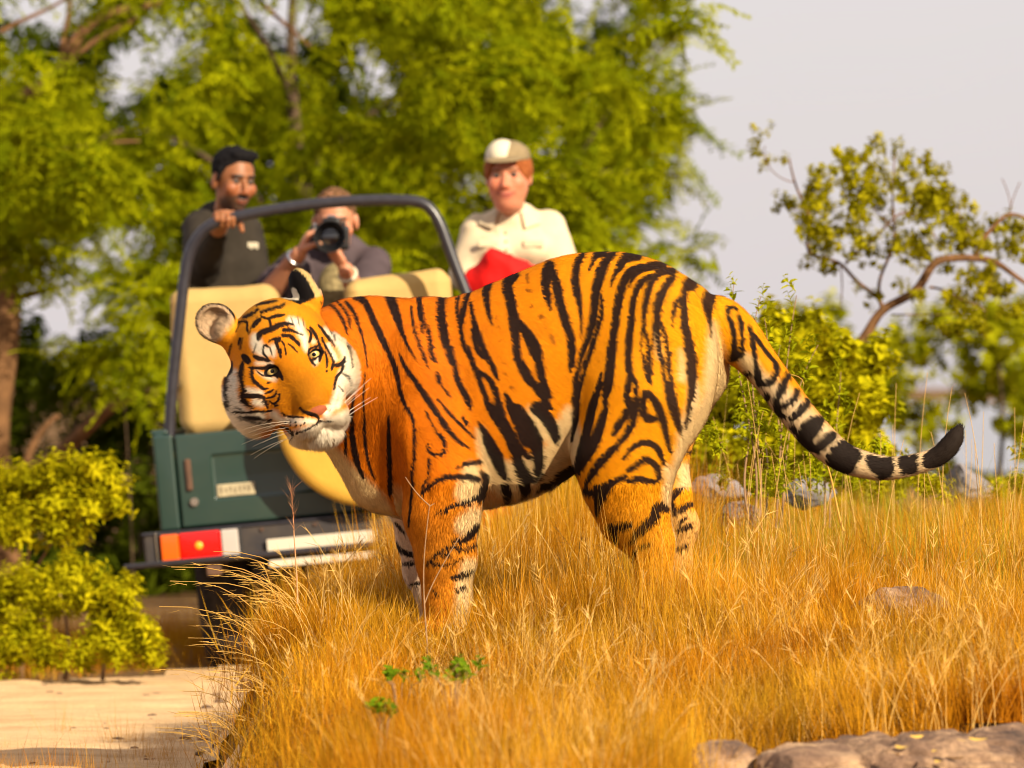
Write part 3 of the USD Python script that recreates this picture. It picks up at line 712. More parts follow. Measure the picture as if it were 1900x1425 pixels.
# shoulders and forelegs
tf.ell(T(805, 750, .142), (.120, .230, .082), [TU * .93 + TV * .37, TV * .93 - TU * .37, TW], 0.03)
tf.ell(T(790, 745, -.13), (.125, .235, .085), [TU * .93 + TV * .37, TV * .93 - TU * .37, TW], 0.05)
tf.chain([(T(800, 800, .145), .125), (T(825, 890, .155), .108), (T(818, 950, .155), .107), (T(829, 1035, .15), .084), (T(831, 1110, .15), .066), (T(828, 1160, .15), .06)], 0.03, squash=SQ)
tf.ell(T(808, 1178, .155), (.095, .07, .045), [TU, TW, TV], 0.03)
tf.chain([(T(770, 850, -.13), .10), (T(768, 930, -.13), .078), (T(772, 1000, -.13), .055), (T(782, 1060, -.13), .051), (T(806, 1110, -.13), .047), (T(820, 1155, -.13), .047)], 0.03, squash=SQ)
tf.ell(T(800, 1172, -.13), (.09, .065, .042), [TU, TW, TV], 0.03)
for w, c in ((.155, 1), (-.13, -1)):                         # toes
    for i in range(4):
        tf.ell(T((755 if c > 0 else 750) + 5 * (i in (0, 3)), 1184 if c > 0 else 1178, w + (i - 1.5) * .032), (.03, .02, .024), [TU, TW, TV], 0.008)
# hindquarters
tf.ell(T(1200, 672, .112), (.205, .27, .106), [TU, TV, TW], 0.028)
tf.ell(T(1215, 665, -.105), (.20, .25, .10), [TU, TV, TW], 0.05)
tf.chain([(T(1195, 740, .13), .175), (T(1160, 845, .145), .147), (T(1163, 905, .15), .118), (T(1178, 955, .15), .096), (T(1208, 1008, .145), .062), (T(1215, 1060, .145), .047), (T(1190, 1150, .145), .045)], 0.035, squash=(TW, .72))
tf.ell(T(1168, 1176, .15), (.09, .065, .042), [TU, TW, TV], 0.03)
tf.chain([(T(1225, 740, -.13), .14), (T(1215, 850, -.14), .095), (T(1238, 910, -.14), .064), (T(1266, 975, -.14), .044), (T(1256, 1050, -.14), .040), (T(1236, 1150, -.14), .041)], 0.035, squash=(TW, .75))
tf.ell(T(1225, 1172, -.14), (.09, .065, .042), [TU, TW, TV], 0.03)
tf.ell(T(1331, 690, .0), (.03, .035, .032), [TU, TV, TW], 0.015)
# tail
tail = [(1318, 590, 44, 0), (1354, 617, 47, 0), (1389, 651, 37, .01), (1421, 689, 31, .02), (1453, 731, 30, .03), (1484, 773, 29, .04), (1519, 812, 28, .06), (1555, 843, 25, .07),
        (1605, 863, 22, .09), (1648, 869, 19, .10), (1700, 861, 16.5, .11), (1741, 846, 16, .12), (1767, 820, 15.5, .13), (1779, 798, 9, .13)]
tw = spline([(*T(x, y, w), r * PX) for x, y, r, w in tail], 40)
tf.chain([(t[:3], t[3]) for t in tw], 0.012)

# ---- head, modelled in pixels about the point between the eyes: a across, b down the face, c forward
HR, HY = math.radians(22), math.radians(8)
HM = P(545, 672, 17.66)
HS = 17.66 / FPX
e1 = np.array([math.cos(HR), 0, math.sin(HR)]); e2 = np.array([math.sin(HR), 0, -math.cos(HR)]); e3 = np.array([0, -1.0, 0])
E1, E3, E2 = math.cos(HY) * e1 - math.sin(HY) * e3, math.cos(HY) * e3 + math.sin(HY) * e1, e2
HB = np.stack([E1, E2, E3])
def H(a, b, c):
    return HM + HS * (a * E1 + b * E2 + c * E3)
def hell(c, r, k=8, op=1, R=None):
    tf.ell(H(*c), np.array(r) * HS, HB if R is None else np.asarray(R) @ HB, k * HS, op)
def hcone(a, b, ra, rb, k=8, op=1, sq=None):
    tf.cone(H(*a), H(*b), ra * HS, rb * HS, k * HS, op, None if sq is None else (HB[sq[0]], sq[1]))
tf.cone(H(0, 10, -130), T(600, 690, .09), 100 * HS, .15, 0.05)
hell((-3, -38, -95), (94, 90, 95), 25)
hell((0, -25, -48), (72, 72, 47), 20)
for s in (-1, 1):
    hell((-76, 36, -55) if s < 0 else (66, 34, -55), (56, 68, 60) if s < 0 else (48, 62, 56), 22)
    hell((-95, 36, -88) if s < 0 else (74, 32, -92), (41, 66, 48) if s < 0 else (36, 58, 44), 22)
    hell((s * 44, -22, -24), (28, 15, 20), 10)
    hell((s * 54, 34, -24), (32, 26, 28), 16)
    hell((s * 36, 72, -4), (34, 46, 34), 18)
hell((0, 118, -35), (60, 44, 62), 22)
hcone((0, -20, -26), (0, 84, 34), 34, 28, 16, sq=(0, 1.2))
for s in (-1, 1):
    hell((s * 24, 116, 36), (34, 26, 36), 8)
hell((0, 100, 58), (25, 15, 17), 8)
hell((0, 148, 22), (33, 21, 32), 9)
for s in (-1, 1):                                            # mouth line, nostrils, eye sockets
    tf.chain([(H(s * q[0], q[1], q[2]), 2.4 * HS) for q in ((2, 130, 74), (14, 139, 68), (34, 143, 54), (52, 140, 32), (66, 132, 6))], 5 * HS, -1)
    hcone((s * 9, 109, 78), (s * 20, 106, 66), 3.5, 3.5, 4, -1)
    hell((s * 42, 1, -4), (14, 6.3, 15), 5, -1)
    hcone((s * 30, 3, -9), (s * 22, 9, -4), 3.5, 2, 4, -1)
tf.chain([(H(0, 112, 80), 2 * HS), (H(0, 131, 76), 2.4 * HS)], 5 * HS, -1)
# ears: shells, the left one facing the camera, the right one turned away so that its back shows
def ear(c, nrm, up, rx, ry):
    n = np.array(nrm, float); n /= np.linalg.norm(n)
    u = np.array(up, float); u -= n * (u @ n); u /= np.linalg.norm(u)
    R = np.stack([np.cross(u, n), u, n])
    hell(c, (rx, ry, 21), 6, 1, R)
    cc = np.array(c) + n * 13 + u * 1
    hell(cc, (rx - 7, ry - 7, 20), 4, -1, R)
    hcone(np.array(c) - u * 22, (c[0] * .72, c[1] * .62, c[2] - 10), 24, 30, 14)
    return R
EARL, EARR = (-97, -123, -88), (80, -120, -95)
earL = ear(EARL, (-.25, .12, .95), (-.55, -1, 0), 36, 38)
earR = ear(EARR, (.88, -.1, -.35), (.2, -1, -.1), 34, 42)

def head_coords(p):
    return (p - HM) @ HB.T / HS

def fine(c):
    return (c - TO) @ TW > -0.10
body = tf.mesh(0.0085, fine)
hc = head_coords(body.vertices)
inh = (np.abs(hc[:, 0]) < 150) & (hc[:, 1] > -175) & (hc[:, 1] < 185) & (hc[:, 2] > -120)
fm = inh[body.faces].all(1)
v_, f_ = trimesh.remesh.subdivide(body.vertices, body.faces, np.nonzero(fm)[0])
body = trimesh.Trimesh(v_, f_, process=False)

# skin folds on neck and shoulder, ribs and muscle along the flank
bq = (body.vertices - TO) @ TB.T
bn = body.vertex_normals
off = .0050 * (meshkit.fbm(np.column_stack([bq[:, 0] * 16, bq[:, 1] * 3, bq[:, 2] * 3.5]), 3, 41) - .5) * 2 + .004 * (meshkit.noise(np.column_stack([bq[:, 0] * 7 - bq[:, 2] * 2, bq[:, 1] * 4, bq[:, 2] * 6]), 42) - .5) * 2
hb = head_coords(body.vertices)
off *= np.clip((np.linalg.norm(hb / [1, 1, 1.0], axis=1) - 165) / 60, 0, 1) * (bq[:, 0] < .62)
body = trimesh.Trimesh(body.vertices + bn * off[:, None], body.faces, process=False)

# ---- coat: pigment laid on the animal, side markings the same on both flanks
ZONE = {'1': (340, 480, 3.75), '2': (600, 450, 3.5625), '3': (900, 440, 3.562), '4': (640, 750, 3.1675), '5': (1000, 700, 3.5625), '6': (1250, 500, 3.1667),
        'f': (420, 540, 7.3077), 'g': (420, 660, 7.3077), 'r': (1040, 560, 5.9375), 'p': (0, 0, 1), 's': (680, 820, 7.9167)}
def strokes(txt, grow=0.0):
    out = []
    for line in txt.strip().splitlines():
        z, rest = line.split(None, 1)
        ox, oy, s = ZONE[z]
        for chain in rest.split('|'):
            pts = np.array([[float(a) for a in q.split(',')] for q in chain.split()])
            out.append(np.column_stack([ox + pts[:, 0] / s, oy + pts[:, 1] / s, pts[:, 2] / s * 1.03 + grow]))
    return out
def cover(uv, sts, soft):
    """How far each point of the coat lies under the strokes."""
    seg = []
    for st in sts:
        if len(st) == 1:
            st = np.vstack([st, st + [.01, 0, 0]])
        elif len(st) > 2:                                    # rounded bends
            t = np.concatenate([[0], np.cumsum(np.hypot(*np.diff(st[:, :2], axis=0).T) + 1e-6)])
            st = PchipInterpolator(t, st)(np.linspace(0, t[-1], 4 * len(st)))
        seg.append(np.hstack([st[:-1], st[1:]]))
    seg = np.vstack(seg)
    r = np.maximum(seg[:, 2], seg[:, 5]) + soft + 1
    lo, hi = np.minimum(seg[:, :2], seg[:, 3:5]) - r[:, None], np.maximum(seg[:, :2], seg[:, 3:5]) + r[:, None]
    a = np.zeros(len(uv))
    key = np.floor(uv / 24).astype(np.int64) @ np.array([100003, 1])
    order = np.argsort(key, kind='stable')
    for g in np.split(order, np.nonzero(np.diff(key[order]))[0] + 1):
        q = uv[g]
        hit = np.nonzero(((hi > q.min(0)) & (lo < q.max(0))).all(1))[0]
        if not len(hit):
            continue
        d = np.full(len(q), 1e9)
        for x0, y0, w0, x1, y1, w1 in seg[hit]:
            bx, by = x1 - x0, y1 - y0
            dx, dy = q[:, 0] - x0, q[:, 1] - y0
            h = np.clip((dx * bx + dy * by) / max(bx * bx + by * by, 1e-9), 0, 1)
            d = np.minimum(d, np.hypot(dx - h * bx, dy - h * by) - (w0 + (w1 - w0) * h))
        x = np.clip(0.5 - d / (2 * soft), 0, 1)
        a[g] = x * x * (3 - 2 * x)
    return a

BLACK_BODY = strokes(grow=.9, txt='''
2 30,400,6 100,470,9 150,590,6
2 90,390,5 150,470,7 175,560,4
2 150,395,9 200,470,12 235,560,8 270,680,4 285,800,3
2 205,362,12 270,390,20 310,470,20 370,600,20 430,720,18 480,850,15 500,950,12 530,1050,10 580,1150,8 600,1250,7 590,1400,7
2 400,335,14 440,372,30 470,450,26 500,540,20 530,620,10 600,770,4|500,730,3 540,820,12 620,940,15 700,1060,18 760,1150,17 830,1250,15 900,1320,10 950,1350,4
2 580,420,4 590,540,7 620,650,8 660,760,8 690,830,4|630,365,15 637,450,15 648,540,12 650,595,4
2 675,540,4 700,650,14 710,740,14 740,790,4|745,865,12 760,920,11|775,940,4 820,1005,8
2 775,365,24 772,480,28 790,600,30 812,700,22 830,790,8|840,690,8 860,820,16 890,930,20 940,1020,22 965,1095,10
2 885,360,13 880,440,11 900,560,13 925,680,12 960,760,8|955,325,15 925,430,17 905,560,10
2 970,400,7 985,500,15 1010,590,20 1060,720,16 1110,810,16 1145,895,8|985,560,10 1000,680,16 1060,760,14
2 955,690,8 985,800,16 1015,880,18 1060,1000,16 1090,1100,16 1150,1200,14|1030,860,14 1090,900,16 1130,980,18 1160,1100,22 1200,1210,20 1270,1320,17 1350,1420,16
2 1090,265,24 1070,340,22 1080,430,16 1112,545,4
2 1265,220,24 1215,290,28 1235,400,32 1250,520,30 1262,640,24 1285,780,22 1330,880,24 1380,940,20|1290,540,16 1340,620,24 1385,720,28
2 1200,995,10 1235,1090,26 1270,1180,28 1300,1260,24 1330,1330,18|1235,1080,14 1300,1180,16 1350,1290,22 1400,1420,22
2 750,1035,4 830,1130,8 930,1230,7 985,1290,4|915,1145,9 942,1205,8
2 110,1100,5 130,1200,9 145,1400,7|205,1000,4 180,1150,11 192,1300,17 215,1425,18|275,860,3 262,1000,4 268,1250,7 290,1425,8|425,1120,3 432,1250,9 432,1425,14
2 670,1110,3 730,1230,6 785,1320,8 795,1380,6
4 40,20,10 35,130,11 55,290,14 85,380,11 112,432,5|110,50,6 115,200,8 140,350,6 170,430,4
4 255,60,4 258,200,10 260,350,12 263,470,13 263,540,7|390,60,5 403,150,7 403,300,7 388,420,6 400,480,5|395,480,4 385,600,5 370,720,3
4 560,180,7 580,250,9 560,295,9 510,290,7 480,260,5 490,230,4|490,310,4 490,400,5 450,490,4
4 785,110,8 830,200,26 880,300,36 915,390,26 935,430,14|800,400,14 825,440,18 815,500,24 790,560,14|935,480,22 955,540,26 940,590,12
4 850,10,22 930,130,34 985,230,36 1010,330,30 1040,420,38 1060,500,28 1050,540,12|1000,20,30 1060,90,28 1110,170,26 1130,260,30 1130,360,28 1110,440,20
4 1120,20,36 1200,110,36 1230,190,22 1235,230,8
4 650,375,5 720,345,12 790,335,12|450,525,6 520,462,12 600,425,14 700,422,16 780,438,14
4 540,640,4 620,603,10 700,575,14 780,545,14|640,802,12 700,792,18 755,745,20 778,712,14
4 480,940,7 560,865,8 620,838,8 700,850,9 770,822,12|560,880,5 620,885,6 600,860,4|500,925,6 580,945,8 650,922,7 690,900,4
4 630,1020,8 690,1000,10 760,975,7|650,1088,6 705,1075,7|500,1080,4 540,1110,5|680,1010,7 720,995,9
3 180,260,34 140,320,32 165,430,32 185,540,32 195,650,26 205,780,25 255,880,28 310,960,24 370,1040,26 410,1110,22 445,1135,6|215,550,14 275,640,30 330,730,34 348,830,28 370,930,24 405,1040,28
3 420,190,32 395,270,28 402,370,24 418,440,14 427,485,4|440,230,26 470,330,26 490,430,28 520,540,28 555,650,26 575,760,20 575,850,10|500,480,10 530,600,10 555,760,12 556,880,8
3 640,115,18 600,190,24 590,280,26 605,370,24 620,450,16 632,560,8 625,660,6
3 770,97,34 722,130,18 700,180,10 685,230,4
3 845,108,16 780,180,30 745,280,32 722,400,28 712,520,26 690,620,24 650,730,20 620,830,14 600,960,12 605,1080,16 595,1200,18 580,1300,10|765,380,5 768,480,11 742,600,11 712,700,12 665,830,15 632,950,14 610,1070,14
3 1010,128,22 930,130,30 890,190,26 850,250,12 830,325,4
3 1025,185,10 955,230,24 900,330,26 872,450,26 850,600,23 832,740,28 822,870,30 805,1000,28 780,1090,10|768,900,6 740,1010,18 710,1130,22 680,1260,24 650,1400,24|798,1085,10 760,1200,17 720,1320,22 690,1425,22
3 1185,185,14 1100,190,28 1025,210,24 980,260,12 950,330,4
3 1080,255,10 1012,320,22 975,420,20 962,550,21 946,680,23 940,800,23 950,900,20 938,1000,22 922,1085,10|960,900,8 992,980,13 985,1080,10 920,1160,21 880,1245,21 845,1300,12
3 990,1000,9 988,1120,18 955,1250,20 890,1340,17
3 1240,222,20 1150,235,22 1090,300,22 1062,400,21 1046,500,16 1040,560,12 1062,660,10 1078,760,14 1085,860,12 1092,960,7|1038,590,8 1026,680,8 1024,755,4|1040,780,11 1060,880,14 1086,965,8
3 1232,265,22 1182,330,26 1140,430,30 1122,530,22 1106,640,10 1104,735,4
3 1150,530,6 1140,640,15 1145,740,14 1168,830,16|1160,560,7 1185,660,9 1205,780,12 1205,860,16|1165,850,10 1185,960,12 1200,1050,14 1235,1150,22 1262,1240,14 1285,1300,6|1205,860,10 1225,960,14 1240,1080,18
3 1345,305,46 1352,300,46|1310,345,20 1306,450,24 1312,560,26 1332,670,28 1352,780,32 1360,900,32 1358,1020,26 1340,1100,14 1328,1190,6 1308,1265,4|1300,390,12 1260,425,16 1240,500,10 1233,582,4
3 1490,345,28 1472,410,42 1470,490,26 1480,560,10 1487,660,3
3 1600,465,14 1600,510,14 1630,590,16 1642,700,18 1635,780,28 1625,800,24|1640,800,16 1680,770,18 1692,740,16 1690,640,13 1680,560,18 1665,515,12|1600,462,10 1640,462,10 1660,480,6|1540,375,6 1580,385,4
3 1080,1030,10 1045,1080,14 1035,1150,17 1060,1205,18 1120,1200,16|1085,1030,12 1130,1110,22 1165,1200,20 1190,1310,14
5 555,540,9 620,460,17 700,427,19 760,450,19 800,510,17 815,565,10
5 580,620,10 640,575,17 700,535,20 740,560,20 780,610,20 785,660,18 740,685,14 660,672,20 590,685,14
5 565,655,14 480,695,24 415,755,40 388,830,24 382,910,10|310,745,24 340,760,22 375,715,8
5 235,0,13 228,150,15 225,300,12 216,420,6|405,40,18 345,200,23 310,350,21 275,480,21 255,590,18 262,640,8|440,210,16 400,350,23 350,470,26 292,560,22 262,625,8
5 595,140,14 590,210,20 530,300,22 495,335,10|640,120,14 630,230,21 590,350,21 520,440,14 460,500,25 400,565,26 345,640,22 308,705,10
5 690,100,16 682,180,18 695,255,20 745,270,19 790,260,8|715,100,16 780,180,21 812,280,24 832,370,20 850,450,13 872,505,6
5 860,40,24 882,150,24 902,250,22 922,335,10|1005,40,20 990,150,17 970,310,5
5 455,992,16 520,985,28 600,972,17|480,1000,20 500,1060,22 515,1100,8|600,1095,10 650,1025,24 710,965,28 780,920,20|760,900,24 800,850,32 840,870,20
5 610,1200,8 650,1135,12 725,1100,8
5 205,1240,6 230,1280,5
p 1022,893,5 1045,884,12 1064,872,9|1000,905,4 1020,897,6
6 440,330,8 460,420,14 472,520,12 488,610,17 505,668,20 560,660,19 600,590,17 592,550,12|470,385,12 540,480,10 592,545,12|505,600,9 500,640,12|430,610,17 410,603,6
6 665,620,22 620,720,20 598,780,18 625,850,17 650,862,10|722,712,17 682,775,17 625,800,12
6 782,775,20 740,830,22 690,875,16|545,735,18 548,760,12|690,920,16 720,960,12
6 850,885,31 800,930,53 768,990,45 790,1030,31 825,1055,17
6 925,975,29 880,1010,31 835,1055,23
6 1010,1035,33 980,1090,71 960,1120,65 1010,1170,31|1060,1085,33 1020,1160,37
6 1150,1115,27 1190,1150,47 1240,1165,51 1215,1200,33|1265,1120,19 1240,1210,19
6 1335,1115,19 1370,1150,47 1400,1165,31|1410,1105,17 1340,1190,19
6 1490,1125,41 1530,1110,51 1600,1070,63 1640,1010,63 1680,920,51 1700,890,37
''')
CHEEK = strokes('''
p 642,640,1.6 650,662,2.2 652,684,1.4|634,692,2 645,702,2.2 650,716,1.2|628,716,1.5 636,726,1.5|430,640,2 424,664,2.6 421,690,2|450,628,1.6 446,648,2.2|412,650,1.5 408,672,1.5
p 606,570,1.5 618,588,2 628,610,1.4|594,560,1.5 604,578,1.6|612,612,1.2 622,634,1.6|468,604,1.5 462,620,2|476,640,1.4 470,655,1.6|445,600,1.2 438,616,1.6
p 540,590,1 546,606,1.3|552,588,1 555,604,1.2|562,592,1 564,606,1.2|528,596,1 536,610,1.2
p 448,772,2 470,782,2.6 500,786,1.6|440,756,1.5 460,766,2|520,792,1.2 545,800,1.6
''')
FAR_LEGS = strokes(grow=1.0, txt='''
p 1262,865,4 1285,850,5 1300,842,4|1258,905,4 1280,892,5 1298,880,4|1262,945,5 1282,935,5|1258,985,4 1280,975,5|1256,1020,4 1274,1014,4
4 295,815,9 340,865,14 395,885,13|335,942,9 402,933,10|385,1062,7 435,1050,7|300,700,8 350,760,6
5 895,565,9 980,503,12 1040,460,16 1075,405,12|965,605,7 1045,545,7|940,745,12 980,685,16 1045,635,11|860,815,24 920,745,18|880,850,20 900,900,14|930,960,12 970,930,12
''')
FACE = strokes(grow=1.15, txt='''
f 140,345,7 220,260,11 300,220,8 385,190,6|240,372,15 320,338,22 390,300,14 440,262,12|410,210,8 490,180,12 580,165,13 690,148,8
f 478,300,12 560,272,14 660,245,16 760,215,13 800,180,6|478,352,9 560,376,13 640,352,18 720,335,15 790,328,5
f 362,488,13 400,440,28 442,400,24 465,388,10|175,430,10 265,424,8|288,430,8 285,500,8 290,555,6
f 440,650,23 470,575,33 560,540,36 640,512,32 720,470,30 800,450,23 905,456,8|590,400,10 602,470,13
f 778,540,17 850,535,23 920,555,12 1040,600,3|770,608,17 850,612,21 920,660,18 970,712,15 995,755,7
f 580,692,6 640,660,13 700,668,30 725,645,17|682,705,18 700,770,13 712,835,6|755,690,6 792,742,7|742,780,6 735,870,10 740,905,4|800,780,4 812,865,6|840,720,6 900,770,6 965,835,3
f 500,850,6 502,790,8 530,742,11 570,762,7|508,850,8 540,890,8 600,955,4|598,775,4 622,865,4
f 222,880,16 270,920,40 302,968,24|380,890,11 440,915,24 510,930,19 575,958,6|186,650,10 170,722,12
f 320,1042,9 420,1050,11 520,1048,15 580,1015,14 650,1025,17 700,1080,23 740,1150,21 765,1205,6|420,1085,4 520,1150,6 600,1152,10 660,1135,16 700,1160,20
f 50,985,36 55,1100,30 42,1250,26 25,1400,20
g 15,520,12 55,600,26 48,670,36 62,722,18|262,480,24 235,540,26 245,600,34 300,650,22 360,700,16|250,545,26 350,548,27 450,548,20 510,575,20 545,640,18 562,705,10
f 228,970,10 215,1030,28 215,1130,33 232,1250,24 250,1380,22
f 360,1040,16 352,1130,15 372,1200,15 440,1270,17 520,1330,12 565,1318,6|560,1250,8 592,1240,8
g 530,512,5 600,490,6 640,460,4|560,572,6 640,556,7 672,520,7 682,478,4|590,612,6 650,652,8 702,612,10 722,560,8 726,520,4|660,682,6 712,668,5
f 1118,880,9 1116,820,9 1160,776,9 1220,760,10 1262,738,10|1130,920,9 1180,940,9 1215,905,10 1226,830,7|1140,935,9 1172,985,11 1200,1012,8|1268,770,8 1292,830,20 1272,900,18 1264,955,8
f 1090,522,6 1150,590,11 1140,650,13 1120,705,6|1140,500,9 1190,570,15 1232,650,11 1262,730,11 1300,800,8 1350,870,8 1362,960,11 1360,1035,5
f 1250,470,9 1330,570,13 1402,670,11 1462,755,8|1290,640,9 1342,750,10 1402,860,10 1452,965,11
f 1440,1005,17 1500,1012,20 1580,962,22 1592,915,8|1430,1065,11 1442,1000,17|1578,1020,13 1550,1100,11 1490,1172,13 1470,1250,11 1455,1335,6|1360,1088,9
g 1005,705,7 1060,760,12 1140,790,19 1215,812,18 1252,850,10|1252,880,4 1340,890,3 1430,884,2
g 735,962,5 800,970,11 860,1020,20 900,1068,12 888,1105,4|960,1032,7 1060,1012,5 1150,962,5 1230,912,7 1252,880,5|955,1055,12
g 115,762,7 240,770,8 340,770,8|270,832,14 400,842,22 500,852,14 620,870,8|340,752,9 480,752,10 620,748,6
g 760,780,5 860,822,7 960,826,7 1040,836,5|810,905,8|870,895,8|940,902,9|1060,910,7|870,942,7|945,942,8|1010,942,6
p 590,840,4 597,852,7 592,870,7 580,885,3|572,850,3 577,870,3
''')
FACE_WHITE = strokes('''
f 400,640,60 430,760,80 560,830,60 640,770,40 640,870,30|870,410,50 980,460,60 1010,560,56 1060,660,46 1070,740,36 1090,810,18
f 430,1090,8 540,1160,16 660,1195,22|1250,830,18 1240,920,20 1200,985,22|420,985,20 520,985,20 620,985,10
f 1380,740,24 1440,860,30 1480,930,24|1180,690,24|1340,520,20 1440,620,50 1560,740,70 1640,850,80 1680,1000,70 1640,1150,70 1560,1280,60 1500,1400,40
g 1600,250,80 1540,400,60 1480,560,40 1440,690,46 1370,770,60 1380,860,44|1300,880,30
f 110,1100,40 120,1200,46 120,1300,60
g 110,450,50 140,600,50 200,720,60 80,800,60|300,470,30 400,490,40 480,500,24|420,620,50 480,640,46
g 60,850,70 250,890,80 450,920,70 620,930,50|1600,250,60 1580,420,50 1545,560,46 1500,680,40
g 650,800,60 760,880,46 900,880,44 1050,890,36 1190,895,30|930,1090,40 1050,1060,70 1200,1040,90 1320,980,80 1400,930,40|1000,1150,70 1200,1150,70 1340,1060,60|300,800,60 500,820,60
''')
BODY_WHITE = strokes('''
p 890,800,8 905,850,16 945,890,34 1000,880,40 1045,830,34 1052,760,8|985,760,8 1010,800,20
p 600,830,20 640,885,26 690,930,24 720,965,14
p 1320,600,6 1324,640,14 1328,720,24 1300,785,22 1272,812,18|1278,690,5 1287,740,12 1272,790,12 1262,850,13 1245,900,10|1262,650,3 1264,700,6
p 875,870,14 868,912,22 880,900,16|880,960,20 862,972,18|872,1050,16 862,1100,16 862,1150,22 850,1180,30
p 1385,670,16 1410,710,14 1440,765,9|1240,870,10 1238,930,8|1190,1120,24 1170,1180,40
p 1215,610,4 1222,660,4
''')
TAIL_PALE = strokes('p 1420,720,24 1470,780,40 1540,840,40 1620,870,40 1700,865,40 1780,810,40')
SPOTS = strokes('''
3 275,250,9 280,300,8|270,350,7 295,360,8|305,455,13|365,525,18|430,650,14 445,700,10|400,600,6|70,540,6|85,590,6|110,830,6|120,900,6|170,990,14|95,690,5
2 1145,490,5|1155,560,6|1190,800,6|1205,870,6|1180,640,5|1345,215,9 1340,250,7|1360,320,10|1375,420,12
r 420,650,10|430,840,6|1260,640,8|1280,760,8|1300,820,6|380,1050,8|520,1200,8
''')

def project(p):
    return np.column_stack([950 + FPX * p[:, 0] / p[:, 1], 712.5 - FPX * (p[:, 2] - CAM_Z) / p[:, 1]])
def lerp(c, k, a):
    return c + (np.asarray(k) - c) * a[:, None]

